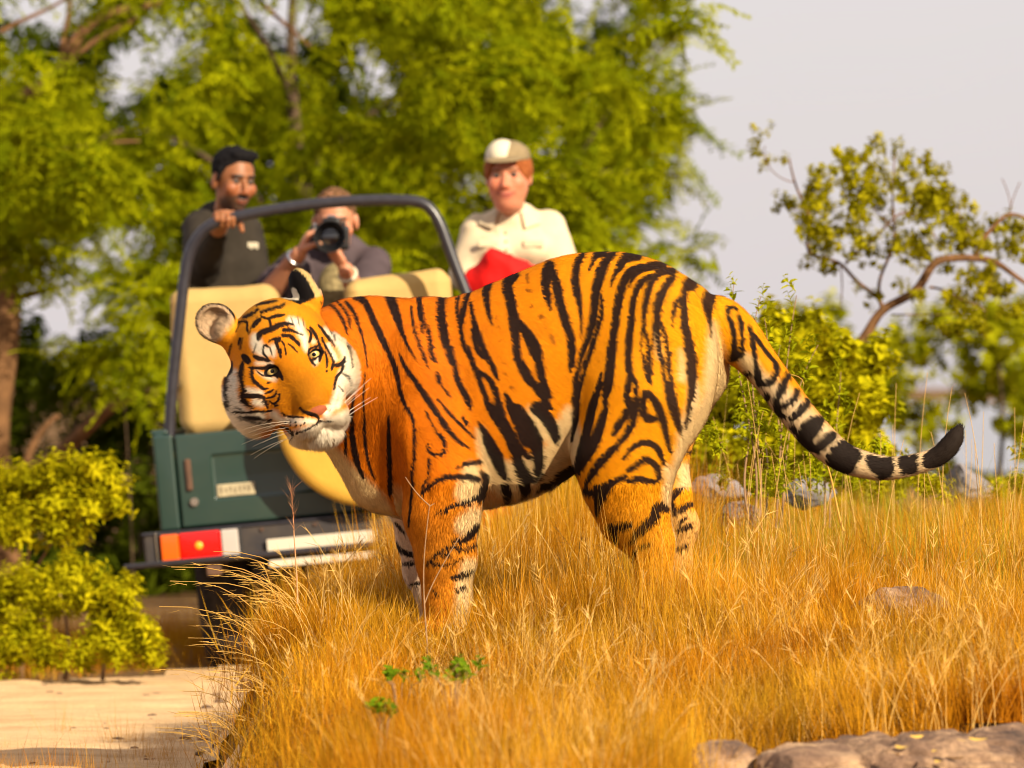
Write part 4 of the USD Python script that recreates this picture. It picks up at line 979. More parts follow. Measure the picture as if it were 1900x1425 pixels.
def coat(p, soft=0.9):
    """Pigment of the coat at the points p of its surface."""
    hc = head_coords(p)
    q = (p - TO) @ TB.T
    back = np.abs(hc[:, 0] + 3)
    head = (hc[:, 0] < 132) & (hc[:, 2] > -95 + 0.9 * np.maximum(hc[:, 0] - 84, 0) - 0.25 * np.maximum(back - 100, 0) - 35 * np.clip((hc[:, 1] - 40) / 40, 0, 1)) & (np.abs(hc[:, 0]) < 165) & (hc[:, 1] < 182) & (hc[:, 1] > -118 - 25 * (back < 60)) & (q[:, 0] < -.3)
    # ears
    dl, dr = hc - EARL, hc - EARR
    el = (np.linalg.norm(dl[:, :2], axis=1) < 44) & (hc[:, 1] < -84 + 0.0 * hc[:, 0]) & (hc[:, 0] < -62) & (np.abs(dl[:, 2]) < 40)
    er = (np.linalg.norm(dr, axis=1) < 52) & (hc[:, 1] < -96) & (hc[:, 0] > 34)
    mir = p - np.where(q[:, 1:2] < 0, 2 * q[:, 1:2] * TW, 0)
    near = project(p)
    uv = project(mir)
    legs = (q[:, 1] < -0.03) & (near[:, 1] > 905) & ~head
    uv[legs] = near[legs]
    uv[head] = near[head]
    j = np.column_stack([meshkit.noise(p * 160, 3), meshkit.noise(p * 160, 4)]) - 0.5 + 0.3 * (np.column_stack([meshkit.noise(p * 420, 5), meshkit.noise(p * 420, 6)]) - 0.5)
    uvj = uv + j * np.where(head, 1.2, 2.6)[:, None]
    n = len(p)
    x, y = uv.T
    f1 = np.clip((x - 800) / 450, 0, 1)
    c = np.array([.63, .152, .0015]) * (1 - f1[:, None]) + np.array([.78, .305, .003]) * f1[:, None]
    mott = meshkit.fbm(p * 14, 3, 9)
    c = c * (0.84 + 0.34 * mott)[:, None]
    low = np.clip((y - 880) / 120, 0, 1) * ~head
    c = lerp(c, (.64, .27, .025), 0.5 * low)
    cream = np.array([.72, .50, .23])
    bw = cover(uvj, BODY_WHITE, 9) * ~(legs & (q[:, 0] > .2))
    belly = np.clip((-(q[:, 1] * 0) + (p[:, 2] * -1 + 0.93)) / 0.08, 0, 1) * (np.abs(q[:, 1]) < .15) * (near[:, 1] > 850) * (q[:, 0] > -.32) * ~legs
    c = np.where(head[:, None], c, lerp(c, cream, np.maximum(bw, belly)))
    ins = (~head) & (p[:, 2] < np.where(q[:, 0] > .25, .84, 1.0)) & (((q[:, 1] > -0.10) & (q[:, 1] < 0.06)) | legs)      # inner sides and far legs are pale
    farh = (legs & (q[:, 0] > .2))[:, None]
    c = c + (np.where(farh, np.array([.60, .34, .11]), np.array([.62, .50, .37])) - c) * np.where(ins, 0.75, 0)[:, None]
    c = np.where(head[:, None], c, lerp(c, (.70, .50, .27), cover(uvj, TAIL_PALE, 14)))
    # face
    hcol = np.array([.68, .22, .006]) * (0.86 + 0.28 * mott)[:, None]
    bridge = np.exp(-(hc[:, 0] / 44) ** 2) * np.clip((hc[:, 1] + 20) / 60, 0, 1) * np.clip((112 - hc[:, 1]) / 20, 0, 1)
    hcol = lerp(hcol, (.37, .128, .003), bridge)
    top = np.clip((-hc[:, 1] - 60) / 50, 0, 1)
    hcol = lerp(hcol, (.80, .36, .02), 0.6 * top)
    aa, bb = hc[:, 0] + 4, hc[:, 1]
    lowr = np.clip((bb - 112) / 12, 0, 1) * (hc[:, 2] < 72)
    rim_ = np.clip((np.abs(aa) - np.where(aa < 0, 108, 84) + .30 * np.clip(bb - 20, 0, 90)) / 12, 0, 1) * np.clip((bb + 12) / 16, 0, 1) * (aa < 130) * np.clip((hc[:, 2] + 120) / 25, 0, 1)
    edge_ = np.clip((aa - 92) / 30, 0, 1)
    white = np.array([.78, .67, .50]) * (1 - edge_[:, None]) + np.array([.70, .47, .24]) * edge_[:, None]
    hcol = lerp(hcol, white, np.maximum(np.maximum(lowr, rim_), cover(uvj, FACE_WHITE, 6)))
    c = np.where(head[:, None], hcol, c)
    black = np.where(head, np.maximum(cover(uvj, FACE, soft * 0.8), .85 * cover(uvj, CHEEK, 1.2)), np.where(legs, cover(uvj, FAR_LEGS, soft), cover(uvj, BLACK_BODY, soft)))
    brown = np.clip((x - 1100) / 200, 0, 1)[:, None] * (x < 1330)[:, None]  # rump stripes browner: sunlight put into the stripe colour
    c = lerp(c, (.16, .045, .008), 0.75 * cover(uvj, SPOTS, 1.5) * ~head)
    c = c + (np.array([.012, .008, .008]) * (1 - brown) + np.array([.03, .014, .010]) * brown - c) * (black * 0.985)[:, None]
    # nose pad, lips, eyelids
    pad = (np.linalg.norm((hc - (0, 101, 66)) / (18, 9.5, 18), axis=1) < 1) & (hc[:, 2] > 58)
    c = np.where((pad & (black < 0.5))[:, None], np.array([.36, .095, .04]), c)
    lid = np.min([np.linalg.norm((hc - (s * 42, 1, -10)) / (17.5, 10, 22), axis=1) for s in (-1, 1)], 0) < 1
    c = np.where(lid[:, None], np.array([.015, .01, .01]), c)
    # ears: dark backs with a pale spot, grey-brown inside
    for m, d, R, sp in ((el, dl, earL, 0), (er, dr, earR, 1)):
        loc = d @ R.T
        inside = np.linalg.norm((loc - (0, 0, 14)) / (34.5, 36, 26), axis=1) < 1
        rim = (loc[:, 2] > -4) & ~inside
        k = np.where(inside[:, None], np.array([.50, .34, .20]) * (0.55 + 0.9 * meshkit.noise(p * 120, 8))[:, None], np.array([.012, .01, .01]))
        if sp:
            k = np.where((rim & (hc[:, 0] > 70))[:, None], np.array([.60, .42, .16]), k)
            spot = np.linalg.norm(d - np.array([-30, 4, 12]), axis=1) < 17
            k = np.where(spot[:, None], np.array([.78, .68, .50]), k)
        low_ = np.clip((loc[:, 1] + 30) / 10, 0, 1)
        c = np.where(m[:, None], k * low_[:, None] + c * (1 - low_[:, None]), c)
    return np.clip(c * ALB, 0.003, 0.9)

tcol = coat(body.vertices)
usdkit.material(stage, '/World/Looks/coat', {
    'a': ('attribute', {'attribute': 'tint'}), 'tc': ('texture_coordinate', {}),
    'n': ('noise_texture', {'scale': 260, 'detail': 3, 'roughness': 0.6}), 'r': ('map_range', {'from_min': 0.25, 'from_max': 0.75, 'to_min': 0.78, 'to_max': 1.18}),
    'x': ('mix_color', {'blend_type': 'multiply', 'fac': 1.0, 'use_clamp': False}), 'bu': ('bump', {'strength': 0.5, 'distance': 0.001}),
    'p': ('principled_bsdf', {'roughness': 0.75, 'specular_ior_level': 0.05})},
    [('tc.object', 'n.vector'), ('n.fac', 'r.value'), ('a.color', 'x.a'), ('r.result', 'x.b'), ('x.result', 'p.base_color'), ('n.fac', 'bu.height'), ('bu.normal', 'p.normal')], surface='p.BSDF')
usdkit.material(stage, '/World/Looks/hair', {
    'a': ('attribute', {'attribute': 'tint'}),
    'p': ('principled_bsdf', {'roughness': 0.65, 'specular_ior_level': 0.05})}, [('a.color', 'p.base_color')], surface='p.BSDF')
tiger = thing('tiger', 'striped orange tiger standing in dry grass, head turned to the camera', 'tiger')
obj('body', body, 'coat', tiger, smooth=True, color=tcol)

# fur: short tapering hairs that lie back along the body, longer on ruff, chin, belly and tail
def fur(m, col, count):
    fv, ff, fn = m.vertices, m.faces, m.vertex_normals
    ctr = fv[ff].mean(1)
    hc = head_coords(ctr)
    q = (ctr - TO) @ TB.T
    ish = (hc[:, 2] > -120) & (np.abs(hc[:, 0]) < 160) & (q[:, 0] < -.3) & (hc[:, 1] < 182)
    wgt = m.area_faces * np.where(ish, 2.6, np.where(q[:, 1] > -.02, 1.0, 0.35))
    wgt[np.linalg.norm((hc - (0, 104, 66)) / (26, 14, 22), axis=1) < 1] = 0
    pick = rng.choice(len(ff), count, p=wgt / wgt.sum())
    b = rng.dirichlet((1, 1, 1), count)
    tri = ff[pick]
    pos = (fv[tri] * b[..., None]).sum(1)
    nrm = (fn[tri] * b[..., None]).sum(1)
    nrm /= np.linalg.norm(nrm, axis=1, keepdims=True)
    c = coat(pos)
    hc, q, ish = head_coords(pos), (pos - TO) @ TB.T, ish[pick]
    flow = np.tile(TU * .8 - TV * .45, (count, 1))
    flow[pos[:, 2] < 0.92] = -TV + TU * .15
    chest = (q[:, 0] < -.25) & ~ish
    flow[chest] = TU * .25 - TV * .8
    tl = q[:, 0] > (T(1352, 640) - TO) @ TU
    near_t = np.argmin(((pos[tl][:, None] - tw[None, :, :3]) ** 2).sum(2), 1)
    tg = np.gradient(tw[:, :3], axis=0)
    flow[tl] = tg[near_t] / np.linalg.norm(tg[near_t], axis=1, keepdims=True)
    rad = (hc - (0, 70, 60)) * (1, 1, .55)
    up = (hc[:, 1] < 60)[:, None]
    rad = np.where(up, rad, (hc - (0, 92, 70)) * (1, 1.0, .6) + np.array([0, 20, 0]))
    fh = rad @ HB
    flow[ish] = fh[ish] / np.linalg.norm(fh[ish], axis=1, keepdims=True)
    flow += rng.normal(0, .16, flow.shape)
    flow -= nrm * (flow * nrm).sum(1, keepdims=True)
    flow /= np.linalg.norm(flow, axis=1, keepdims=True) + 1e-9
    L = np.where(ish, 0.0065, 0.014)
    ruff = ish & (np.abs(hc[:, 0]) > 78) & (hc[:, 1] > -20) & (hc[:, 1] < 120)
    chin = ish & (hc[:, 1] > 128)
    L = np.where(ruff, np.where(np.abs((nrm @ HB[2])) > .45, .010, .022), L); L = np.where(chin, 0.020, L)
    L = np.where(ish & (np.linalg.norm(hc - (0, 60, 50), axis=1) < 75), 0.006, L)
    ears = ish & (hc[:, 1] < -100)
    L = np.where(ears, 0.012, L)
    L = np.where(~ish & (pos[:, 2] < 0.95) & (pos[:, 2] > .78) & (q[:, 0] > -.15) & (q[:, 0] < .14) & (np.abs(q[:, 1]) < .14), 0.024, L)
    L = np.where(tl, 0.015, L)
    L = L * rng.uniform(.6, 1.3, count)
    lift = np.where(ruff | chin, .42, .24)[:, None] * rng.uniform(.5, 1.5, (count, 1))
    side = np.cross(nrm, flow)
    w = np.where(ish, .00062, .0008)[:, None] * rng.uniform(.7, 1.3, (count, 1))
    mid = pos + L[:, None] * (.5 * flow + .5 * lift * nrm)
    tip = pos + L[:, None] * (flow * .97 + lift * .8 * nrm + np.array([0, 0, -.08]))
    pos = pos - nrm * .0008
    V = np.stack([pos - side * w, pos + side * w, mid - side * w * .8, mid + side * w * .8, tip], 1).reshape(-1, 3)
    k = np.arange(count)[:, None] * 5
    F = np.concatenate([k + [0, 3, 1], k + [0, 2, 3], k + [2, 4, 3]], 1).reshape(-1, 3)
    N = np.repeat(nrm * .9 + flow * .25, 5, axis=0)
    N /= np.linalg.norm(N, axis=1, keepdims=True)
    shade = rng.uniform(.82, 1.18, (count, 1))
    C = np.repeat(np.clip(c * shade, 0, .95), 5, axis=0)
    return V, F, N, C
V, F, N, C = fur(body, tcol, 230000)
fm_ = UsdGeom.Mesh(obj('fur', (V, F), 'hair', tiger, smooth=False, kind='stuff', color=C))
fm_.CreateNormalsAttr(Vt.Vec3fArray.FromNumpy(N.astype(np.float32)))
fm_.SetNormalsInterpolation('vertex')

# eyes
mat('iris', (.62, .42, .14), 0.25, 0.5, noise=300, var=0.3)
mat('wet_black', (.006, .006, .006), 0.08, 0.6)
mat('whisker', (.85, .74, .55), 0.5)
for s in (-1, 1):
    ball = trimesh.creation.icosphere(3, 12.5 * HS)
    ctr = H(s * 42, 0.5, -20)
    ball.apply_translation(ctr)
    e = obj('eye', ball, 'iris', tiger, smooth=True)
    look = HB[2] * 0.995 + HB[0] * (-0.05)
    pu_ = trimesh.creation.icosphere(2, 4.6 * HS)
    pu_.apply_translation(ctr + look * 9.3 * HS)
    obj('pupil', pu_, 'wet_black', e, smooth=True)
# whiskers
for s in (-1, 1):
    for i in range(9):
        b0 = np.array([s * rng.uniform(38, 54), 100 + 34 * (i / 9) + rng.uniform(-3, 3), 44 - rng.uniform(0, 18)])
        L = rng.uniform(60, 105) if s < 0 else rng.uniform(34, 75)
        dirn = np.array([s * 1.0, -.42 + .36 * (i / 9) + rng.uniform(-.08, .08) - (.15 if s > 0 else 0), -0.25])
        pts = [H(*(b0 + dirn * L * t + np.array([0, 22 * t * t * (0.2 if s > 0 else .6), -30 * t * t]))) for t in np.linspace(-0.08, 1, 8)]
        obj('whisker', tube(pts, np.linspace(.0006, .0002, 8), 5), 'whisker', tiger, smooth=True)
# ================================================================== the open safari vehicle, seen from behind, standing on a slant
mat('green_paint', (.007, .034, .028), .36, .5, coat=.3, noise=3.5, color2=(.022, .046, .034))
mat('dark_steel', (.024, .021, .026), .5, .4, noise=7, color2=(.06, .045, .035), bump=.001, bscale=80)
mat('black_plastic', (.02, .018, .02), .6, .3, noise=30, var=.3)
mat('tube_paint', (.022, .020, .028), .35, .5, noise=25, var=.3)
mat('cream_canvas', (.55, .36, .125), .8, .2, noise=5, var=.10, bump=.002, bscale=120)
mat('yellow_canvas', (.62, .35, .045), .75, .25, noise=4, var=.10, bump=.002, bscale=90)
mat('tyre_rubber', (.022, .020, .022), .85, .2, noise=25, color2=(.07, .055, .05), bump=.003, bscale=60)
mat('rusty_steel', (.06, .035, .025), .8, .3, noise=15, color2=(.16, .08, .045))
mat('amber_lens', (.85, .12, .005), .15, .5, coat=.5)
mat('red_lens', (.80, .004, .002), .12, .5, coat=.5)
mat('clear_lens', (.52, .46, .42), .15, .5, coat=.5)
mat('amber_glint', (.95, .42, .02), .15, .5, coat=.5)
mat('white_plate', (.66, .58, .46), .4, .3)
mat('badge_metal', (.45, .38, .24), .45, .4, noise=30, var=.2)
mat('badge_dark', (.16, .12, .07), .6)
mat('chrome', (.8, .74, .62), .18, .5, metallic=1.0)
JYAW, JROLL = math.radians(-2), math.radians(5.3)
JO = P(300, 985, 26.0)
Jr = np.array([math.cos(JROLL), 0, math.sin(JROLL)]); Ju = np.array([-math.sin(JROLL), 0, math.cos(JROLL)]); Jf = np.array([0, 1.0, 0])
Rz = rot_axes([0, 0, 1], JYAW)
JM = np.eye(4)
JM[:3, :3] = np.stack([Rz @ Jr, Rz @ Jf, Rz @ Ju], 1)
JM[:3, 3] = JO
def J(px, py, y=0.0):
    """Vehicle coordinates (across, forward, up) of the point at depth y of the vehicle seen at a pixel."""
    d = np.array([(px - 950) / FPX, 1.0, -(py - 712.5) / FPX])
    A = np.column_stack([d, -JM[:3, 0], -JM[:3, 2]])
    t, x, z = np.linalg.solve(A, JO + y * JM[:3, 1] - np.array([0, 0, CAM_Z]))
    return np.array([x, y, z])
jeep = thing('safari_vehicle', 'open green safari vehicle with cream seats and a bent roll bar, seen from behind', 'vehicle', M=JM)
def jb(name, lo, hi, m, r=.006, parent=jeep, **k):
    lo, hi = np.minimum(lo, hi), np.maximum(lo, hi)
    return obj(name, rbox(hi - lo, r, (lo + hi) / 2), m, parent, smooth=50, **k)
WJ = 1.46
jb('tub_side', (0, .0, 0), (.045, 1.95, .40), 'green_paint', .015)
jb('tub_side', (WJ - .045, .0, 0), (WJ, 1.95, .40), 'green_paint', .015)
jb('corner_post', (-.004, -.012, -.002), (.080, .05, .392), 'green_paint', .012)
jb('corner_post', (WJ - .080, -.012, -.002), (WJ + .004, .05, .392), 'green_paint', .012)
jb('top_rail', (-.01, .02, .39), (.06, 1.95, .415), 'green_paint', .01)
jb('top_rail', (WJ - .06, .02, .39), (WJ + .01, 1.95, .415), 'green_paint', .01)
jb('floor', (.045, .04, 0), (WJ - .045, 1.95, .03), 'dark_steel')
# tailgate with a pressed panel
import manifold3d as mf
a, b = J(388, 842), J(1100, 928)
rec_lo, rec_hi = np.array([a[0], J(388, 932)[2]]), np.array([1.25, a[2]])
def mfbox(lo, hi, r=.012):
    return mf.Manifold.hull_points(rbox(np.subtract(hi, lo), r, np.add(lo, hi) / 2).vertices.astype(np.float64))
tg = mfbox((.088, -.016, .004), (WJ - .088, .024, .388), .010)
tg = tg - mfbox((rec_lo[0], -.08, rec_lo[1]), (rec_hi[0], -.003, rec_hi[1]), .02)
tailgate = obj('tailgate', tg, 'green_paint', jeep, smooth=40)
h = J(351, 881)
hinge = jb('hinge', h + (-.013, -.032, -.066), h + (.013, -.014, .066), 'rusty_steel', .008, tailgate)
h = J(362, 931)
kn = trimesh.creation.cylinder(.017, .02, sections=20); kn.apply_transform(trimesh.transformations.rotation_matrix(math.pi / 2, [1, 0, 0])); kn.apply_translation(h + (0, -.022, 0))
obj('lock_knob', kn, 'chrome', tailgate, smooth=40)
h0, h1 = J(404, 923), J(475, 893)
badge = jb('badge_plate', (h0[0], -.012, h0[2]), (h0[0] + .158, -.002, h0[2] + .052), 'badge_metal', .004, tailgate)
for k in range(7):                                           # worn, unreadable raised strokes
    jb('stroke', (h0[0] + .016 + .019 * k, -.0145, h0[2] + .014 + .004 * (k % 3)), (h0[0] + .022 + .019 * k, -.011, h0[2] + .040 - .004 * (k % 2)), 'badge_dark', .001, badge)
# bumper beam, lamps, plates, step
bl = J(266, 1000, -.06)
jb('bumper_beam', (bl[0], -.085, -.142), (WJ - bl[0], .06, -.006), 'dark_steel', .012)
jb('beam_lip', (bl[0] - .006, -.092, -.016), (WJ - bl[0] + .006, .03, -.003), 'tube_paint', .005)
for side in (0, 1):
    mir = (lambda x: WJ - x) if side else (lambda x: x)
    z0, z1 = J(300, 1044, -.09)[2], J(300, 993, -.09)[2]
    lamp = jb('tail_lamp', (mir(-.012), -.10, z0 - .008), (mir(.335), -.075, z1 + .006), 'black_plastic', .006)
    for nm, xa, xb, m in (('amber_glass', 0, .076, 'amber_lens'), ('red_glass', .078, .248, 'red_lens'), ('clear_glass', .250, .322, 'clear_lens')):
        jb(nm, (mir(xa), -.118, z0), (mir(xb), -.09, z1), m, .008, lamp)
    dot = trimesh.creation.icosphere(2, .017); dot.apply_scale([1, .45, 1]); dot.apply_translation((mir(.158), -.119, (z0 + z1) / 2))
    obj('reflector_dot', dot, 'amber_glint', lamp, smooth=True)  # amber dot stands in for the sun glint on the red glass
    jb('lamp_bracket', (mir(-.022), -.096, z0 - .004), (mir(-.014), -.08, z1 + .012), 'chrome', .002)  # added chrome strip stands in for an upright highlight on the beam end
st = J(232, 1056, -.26)
jb('step_plate', (st[0], -.27, st[2] - .006), (WJ - st[0], -.07, st[2] + .016), 'dark_steel', .007)
jb('step_edge', (st[0] - .004, -.278, st[2] + .0), (WJ - st[0] + .004, -.268, st[2] + .02), 'tube_paint', .004)
p0 = J(497, 1029, -.1)
jb('number_plate', (p0[0], -.112, p0[2] - .002), (p0[0] + .455, -.104, p0[2] + .062), 'white_plate', .003)
p1 = J(500, 1050, -.28)
jb('white_strip', (p1[0], -.292, p1[2] - .008), (p1[0] + .455, -.281, p1[2] + .022), 'white_plate', .003)
for x in (.22, WJ - .22):
    jb('step_arm', (x - .03, -.25, st[2] - .06), (x + .03, .1, st[2] - .006), 'rusty_steel', .006)
# spare wheel under a canvas cover, hung on the tailgate
c0 = J(682, 772, -.12)
t_ = np.linspace(0, math.pi / 2, 8)
prof_ = np.vstack([[[0, -.115]], np.stack([.31 + .06 * np.sin(t_), -.07 - .04 * np.cos(t_)], 1), np.stack([.37 - .02 * (1 - np.cos(t_)), .05 + .05 * np.sin(t_)], 1), [[0, .10]]])
cv = trimesh.creation.revolve(prof_, sections=72)
v = cv.vertices.copy()
v = v[:, [0, 2, 1]] * [1, 1, -1]
v += (v / np.maximum(np.linalg.norm(v, axis=1, keepdims=True), 1e-6)) * ((meshkit.fbm(v * 9, 3, 4) - .5) * .012)[:, None]
cvm = trimesh.Trimesh(v + c0, cv.faces, process=False)
if cvm.volume < 0: cvm.invert()
spare = obj('spare_wheel_cover', cvm, 'yellow_canvas', jeep, smooth=60)
rim_c = [c0 + (.366 * math.cos(a_), -.062, .366 * math.sin(a_)) for a_ in np.linspace(0, 2 * math.pi, 60)]
obj('seam_piping', tube(rim_c, .004, 6, False), 'cream_canvas', spare, smooth=True)
# roll bar
hp = [(314, 830), (317, 760), (323, 690), (333, 600), (344, 505), (360, 450), (390, 418), (440, 402), (520, 387), (600, 377), (680, 372), (755, 372), (788, 379), (806, 397), (828, 447), (860, 532), (890, 610), (925, 700), (965, 800)]
hw = spline(np.array([J(a, b, .06) for a, b in hp]), 90)
bar = obj('roll_bar', tube(hw, .0235, 14), 'tube_paint', jeep, smooth=True)
for q in (hw[0], hw[-1]):
    jb('foot_plate', q + (-.045, -.04, -.02), q + (.045, .04, .01), 'tube_paint', .004, bar)
for q in (hw[8], hw[-12]):
    obj('side_rail', tube(spline(np.array([q, q + (0, .9, -.05), q + (0, 1.7, -.2)]), 16), .018, 10), 'tube_paint', bar, smooth=True)
for x_ in (.03, .20, .42, .64, .86, 1.08, 1.28, WJ - .03):
    for z_ in (-.03, -.125):
        b_ = trimesh.creation.cylinder(.008, .012, sections=6); b_.apply_transform(trimesh.transformations.rotation_matrix(math.pi / 2, [1, 0, 0])); b_.apply_translation((x_ + .36 * (x_ < .3) * (z_ < -.1), -.088, z_))
        obj('bolt', b_, 'rusty_steel', jeep)
# seats
def seat(name_px, y, top_skew=0.0):
    (xa, ya), (xb, yb) = name_px
    a_, b_ = J(xa, yb, y), J(xb, ya, y)
    w, hgt = b_[0] - a_[0], b_[2] - a_[2]
    m = rbox((w, .14, hgt), .065, sub=3)
    v = m.vertices.copy()
    for _ in range(2):
        m = m.subdivide()
    v = m.vertices.copy()
    v[:, 0] *= 1 + .05 * np.cos(v[:, 2] / hgt * 3) - .02
    v[:, 2] += top_skew * v[:, 0] * (v[:, 2] > 0)
    v += m.vertex_normals * ((meshkit.fbm(v * 7 + xa, 3, 6) - .5) * .028)[:, None]
    v += m.vertex_normals * ((np.abs(meshkit.noise(v * np.array([5, 5, 14]) + ya, 9) - .5) - .25) * .02)[:, None]
    v += (a_ + b_) / 2
    s = obj('seat_back', (v, m.faces), 'cream_canvas', jeep, smooth=60)
    jb('seat_cushion', (a_[0], y + .02, a_[2] - .10), (b_[0], y + .48, a_[2] + .04), 'cream_canvas', .05)
seat(((338, 523), (514, 812)), .30)
seat(((662, 499), (834, 812)), .32, .03)
# wheels, axle, chassis
def wheel(c):
    R, w = .345, .10
    s = np.linspace(-1, 1, 15)
    pr = np.vstack([[[.19, -w * .9]], np.stack([R - .035 * np.abs(s) ** 4, w * s], 1), [[.19, w * .9]]])
    m = trimesh.creation.revolve(pr, sections=56)
    v = m.vertices.copy()
    ang, rr = np.arctan2(v[:, 1], v[:, 0]), np.hypot(v[:, 0], v[:, 1])
    v[:, :2] *= (1 - .018 * ((np.floor(ang / (2 * np.pi) * 56 + (v[:, 2] > 0) * .5) % 2) * (rr > R * .93)))[:, None]
    v = v[:, [2, 0, 1]]
    ty = obj('wheel', trimesh.Trimesh(v + c, m.faces, process=False), 'tyre_rubber', jeep, smooth=30)
    rimp = np.array([[0, -.05], [.06, -.06], [.10, -.045], [.17, -.055], [.195, -.085], [.2, -.085], [.2, .085], [.17, .05], [0, .05]])
    m2 = trimesh.creation.revolve(rimp, sections=40)
    obj('rim', trimesh.Trimesh(m2.vertices[:, [2, 0, 1]] + c, m2.faces, process=False), 'dark_steel', ty, smooth=40)
zw = J(380, 1246, .55)[2] + .345
for x in (.20, WJ - .20):
    for y in (.55, 2.75):
        wheel(np.array([x, y, zw]))
for y in (.55, 2.75):
    obj('axle', tube(np.array([[.2, y, zw], [.6, y, zw], [1.0, y, zw], [WJ - .2, y, zw]]), [.04, .045, .045, .04], 10), 'rusty_steel', jeep, smooth=True)
    df = trimesh.creation.icosphere(3, .12); df.apply_scale([1, .9, 1]); df.apply_translation((.62, y, zw))
    obj('differential', df, 'rusty_steel', jeep, smooth=True)
for x in (.36, WJ - .44):
    jb('chassis_rail', (x, -.02, -.25), (x + .07, 3.2, -.15), 'black_plastic', .01)
    lf = [np.array([x + .035, y, -.30 - .08 * (1 - ((y - .55) / .5) ** 2)]) for y in np.linspace(.05, 1.05, 9)]
    obj('leaf_spring', tube(lf, .022, 6), 'rusty_steel', jeep, smooth=True)
obj('exhaust_pipe', tube(spline(np.array([(1.02, -.10, -.27), (1.02, .3, -.27), (.95, .8, -.30), (.9, 1.6, -.30)]), 16), .025, 10), 'rusty_steel', jeep, smooth=True)
jb('fuel_tank', (.46, .08, -.34), (1.0, .42, -.16), 'black_plastic', .03)
for x in (.0, WJ - .34):
    jb('inner_arch', (x + .045, .22, .03), (x + .295, .95, .16), 'green_paint', .03)
# the front of the vehicle, hidden from here by seats and people
jb('firewall', (.05, 1.95, .0), (WJ - .05, 2.05, .44), 'green_paint', .03)
jb('bonnet', (.18, 2.03, .12), (WJ - .18, 3.15, .36), 'green_paint', .05)
jb('front_wing', (-.01, 2.25, .06), (.2, 3.2, .24), 'green_paint', .04)
jb('front_wing', (WJ - .2, 2.25, .06), (WJ + .01, 3.2, .24), 'green_paint', .04)
jb('grille', (.25, 3.14, .0), (WJ - .25, 3.2, .30), 'black_plastic', .02)
jb('front_bumper', (-.02, 3.22, -.14), (WJ + .02, 3.32, -.04), 'dark_steel', .02)
jb('windscreen_frame', (.08, 2.06, .37), (WJ - .08, 2.62, .40), 'tube_paint', .012)
sw = [np.array([.42 + .18 * math.cos(a_), 1.68 + .08 * math.sin(a_), .42 + .16 * math.sin(a_)]) for a_ in np.linspace(0, 2 * math.pi, 30)]
obj('steering_wheel', tube(sw, .014, 8, False), 'black_plastic', jeep, smooth=True)
# ================================================================== people
usdkit.material(stage, '/World/Looks/skin', {
    'a': ('attribute', {'attribute': 'tint'}), 'p': ('principled_bsdf', {'roughness': .5, 'specular_ior_level': .35, 'subsurface_weight': .12, 'subsurface_scale': .01})}, [('a.color', 'p.base_color')], surface='p.BSDF')
mat('olive_cloth', (.034, .027, .020), .9, .15, noise=12, var=.25, bump=.002, bscale=160)
mat('plum_cloth', (.085, .062, .070), .9, .15, noise=12, var=.2, bump=.002, bscale=160)
mat('ivory_cloth', (.74, .60, .40), .85, .2, noise=10, var=.06, bump=.002, bscale=160)
mat('trouser_cloth', (.16, .13, .08), .9, .15, noise=12, var=.2)
mat('red_cloth', (.80, .008, .006), .8, .2, noise=8, var=.2, bump=.003, bscale=50)
mat('hair_black', (.006, .005, .006), .85, .12, noise=60, var=.4)
mat('hair_brown', (.10, .048, .022), .85, .12, noise=60, color2=(.18, .09, .04))
mat('hair_auburn', (.22, .055, .014), .85, .12, noise=60, color2=(.36, .11, .03))
mat('cap_white', (.72, .64, .48), .8, .2)
mat('cap_khaki', (.27, .20, .11), .85, .2, noise=20, var=.2)
mat('camera_black', (.008, .008, .009), .35, .5)
mat('lens_glass', (.004, .004, .007), .03, .8, coat=.6)
mat('silver', (.65, .65, .68), .25, .5, metallic=1.0)
mat('eye_white', (.16, .12, .10), .2, .5)
mat('khaki_pattern', (.10, .08, .04), .9, .15, noise=40, color2=(.42, .33, .16))
mat('boot', (.03, .022, .018), .7, .3)

def head_frame(px, py, D, yaw, pitch, roll, scale=1.0):
    """Head coordinates (right in the picture, up, forward to the camera) -> world."""
    B = np.stack([[1, 0, 0], [0, 0, 1], [0, -1, 0]]).astype(float)      # rows: x, y, z axes
    R = rot_axes([0, 0, 1], roll) @ rot_axes([0, 1, 0], yaw) @ rot_axes([1, 0, 0], pitch)
    A = (B.T @ R) * scale
    c = P(px, py, D)
    return (lambda q: c + A @ np.asarray(q, float)), (lambda p: (p - c) @ A / scale ** 2), (B.T @ R).T, scale
def add_head(F, fr, full=0.0):
    to, _, ax, s = fr
    def e(c, r, k=.012, op=1): F.ell(to(c), np.array(r) * s, ax, k * s, op)
    def cn(a, b, ra, rb, k=.012, op=1): F.cone(to(a), to(b), ra * s, rb * s, k * s, op)
    e((0, .032, -.014), (.074, .092, .094))
    e((0, -.045, .022), (.056, .062, .064), .025)
    e((0, -.094, .056), (.022, .017, .017), .02)
    if full:
        e((0, -.040, .022), (.072, .066, .062), .03); e((0, -.105, .02), (.05, .03, .05), .03)
    e((0, .028, .070), (.050, .012, .016), .012)
    for m in (-1, 1):
        e((m * .040, -.022, .058), (.026, .026, .024), .015)
        e((m * .031, .006, .094), (.019, .011, .014), .008, -1)
        e((m * .078, -.006, -.012), (.010, .031, .019), .006)
    cn((0, .008, .082), (0, -.030, .103), .008, .013, .008)
    e((-.011, -.036, .094), (.009, .008, .010), .006); e((.011, -.036, .094), (.009, .008, .010), .006)
    e((0, -.061, .083), (.023, .006, .009), .004); e((0, -.072, .080), (.020, .006, .009), .004)
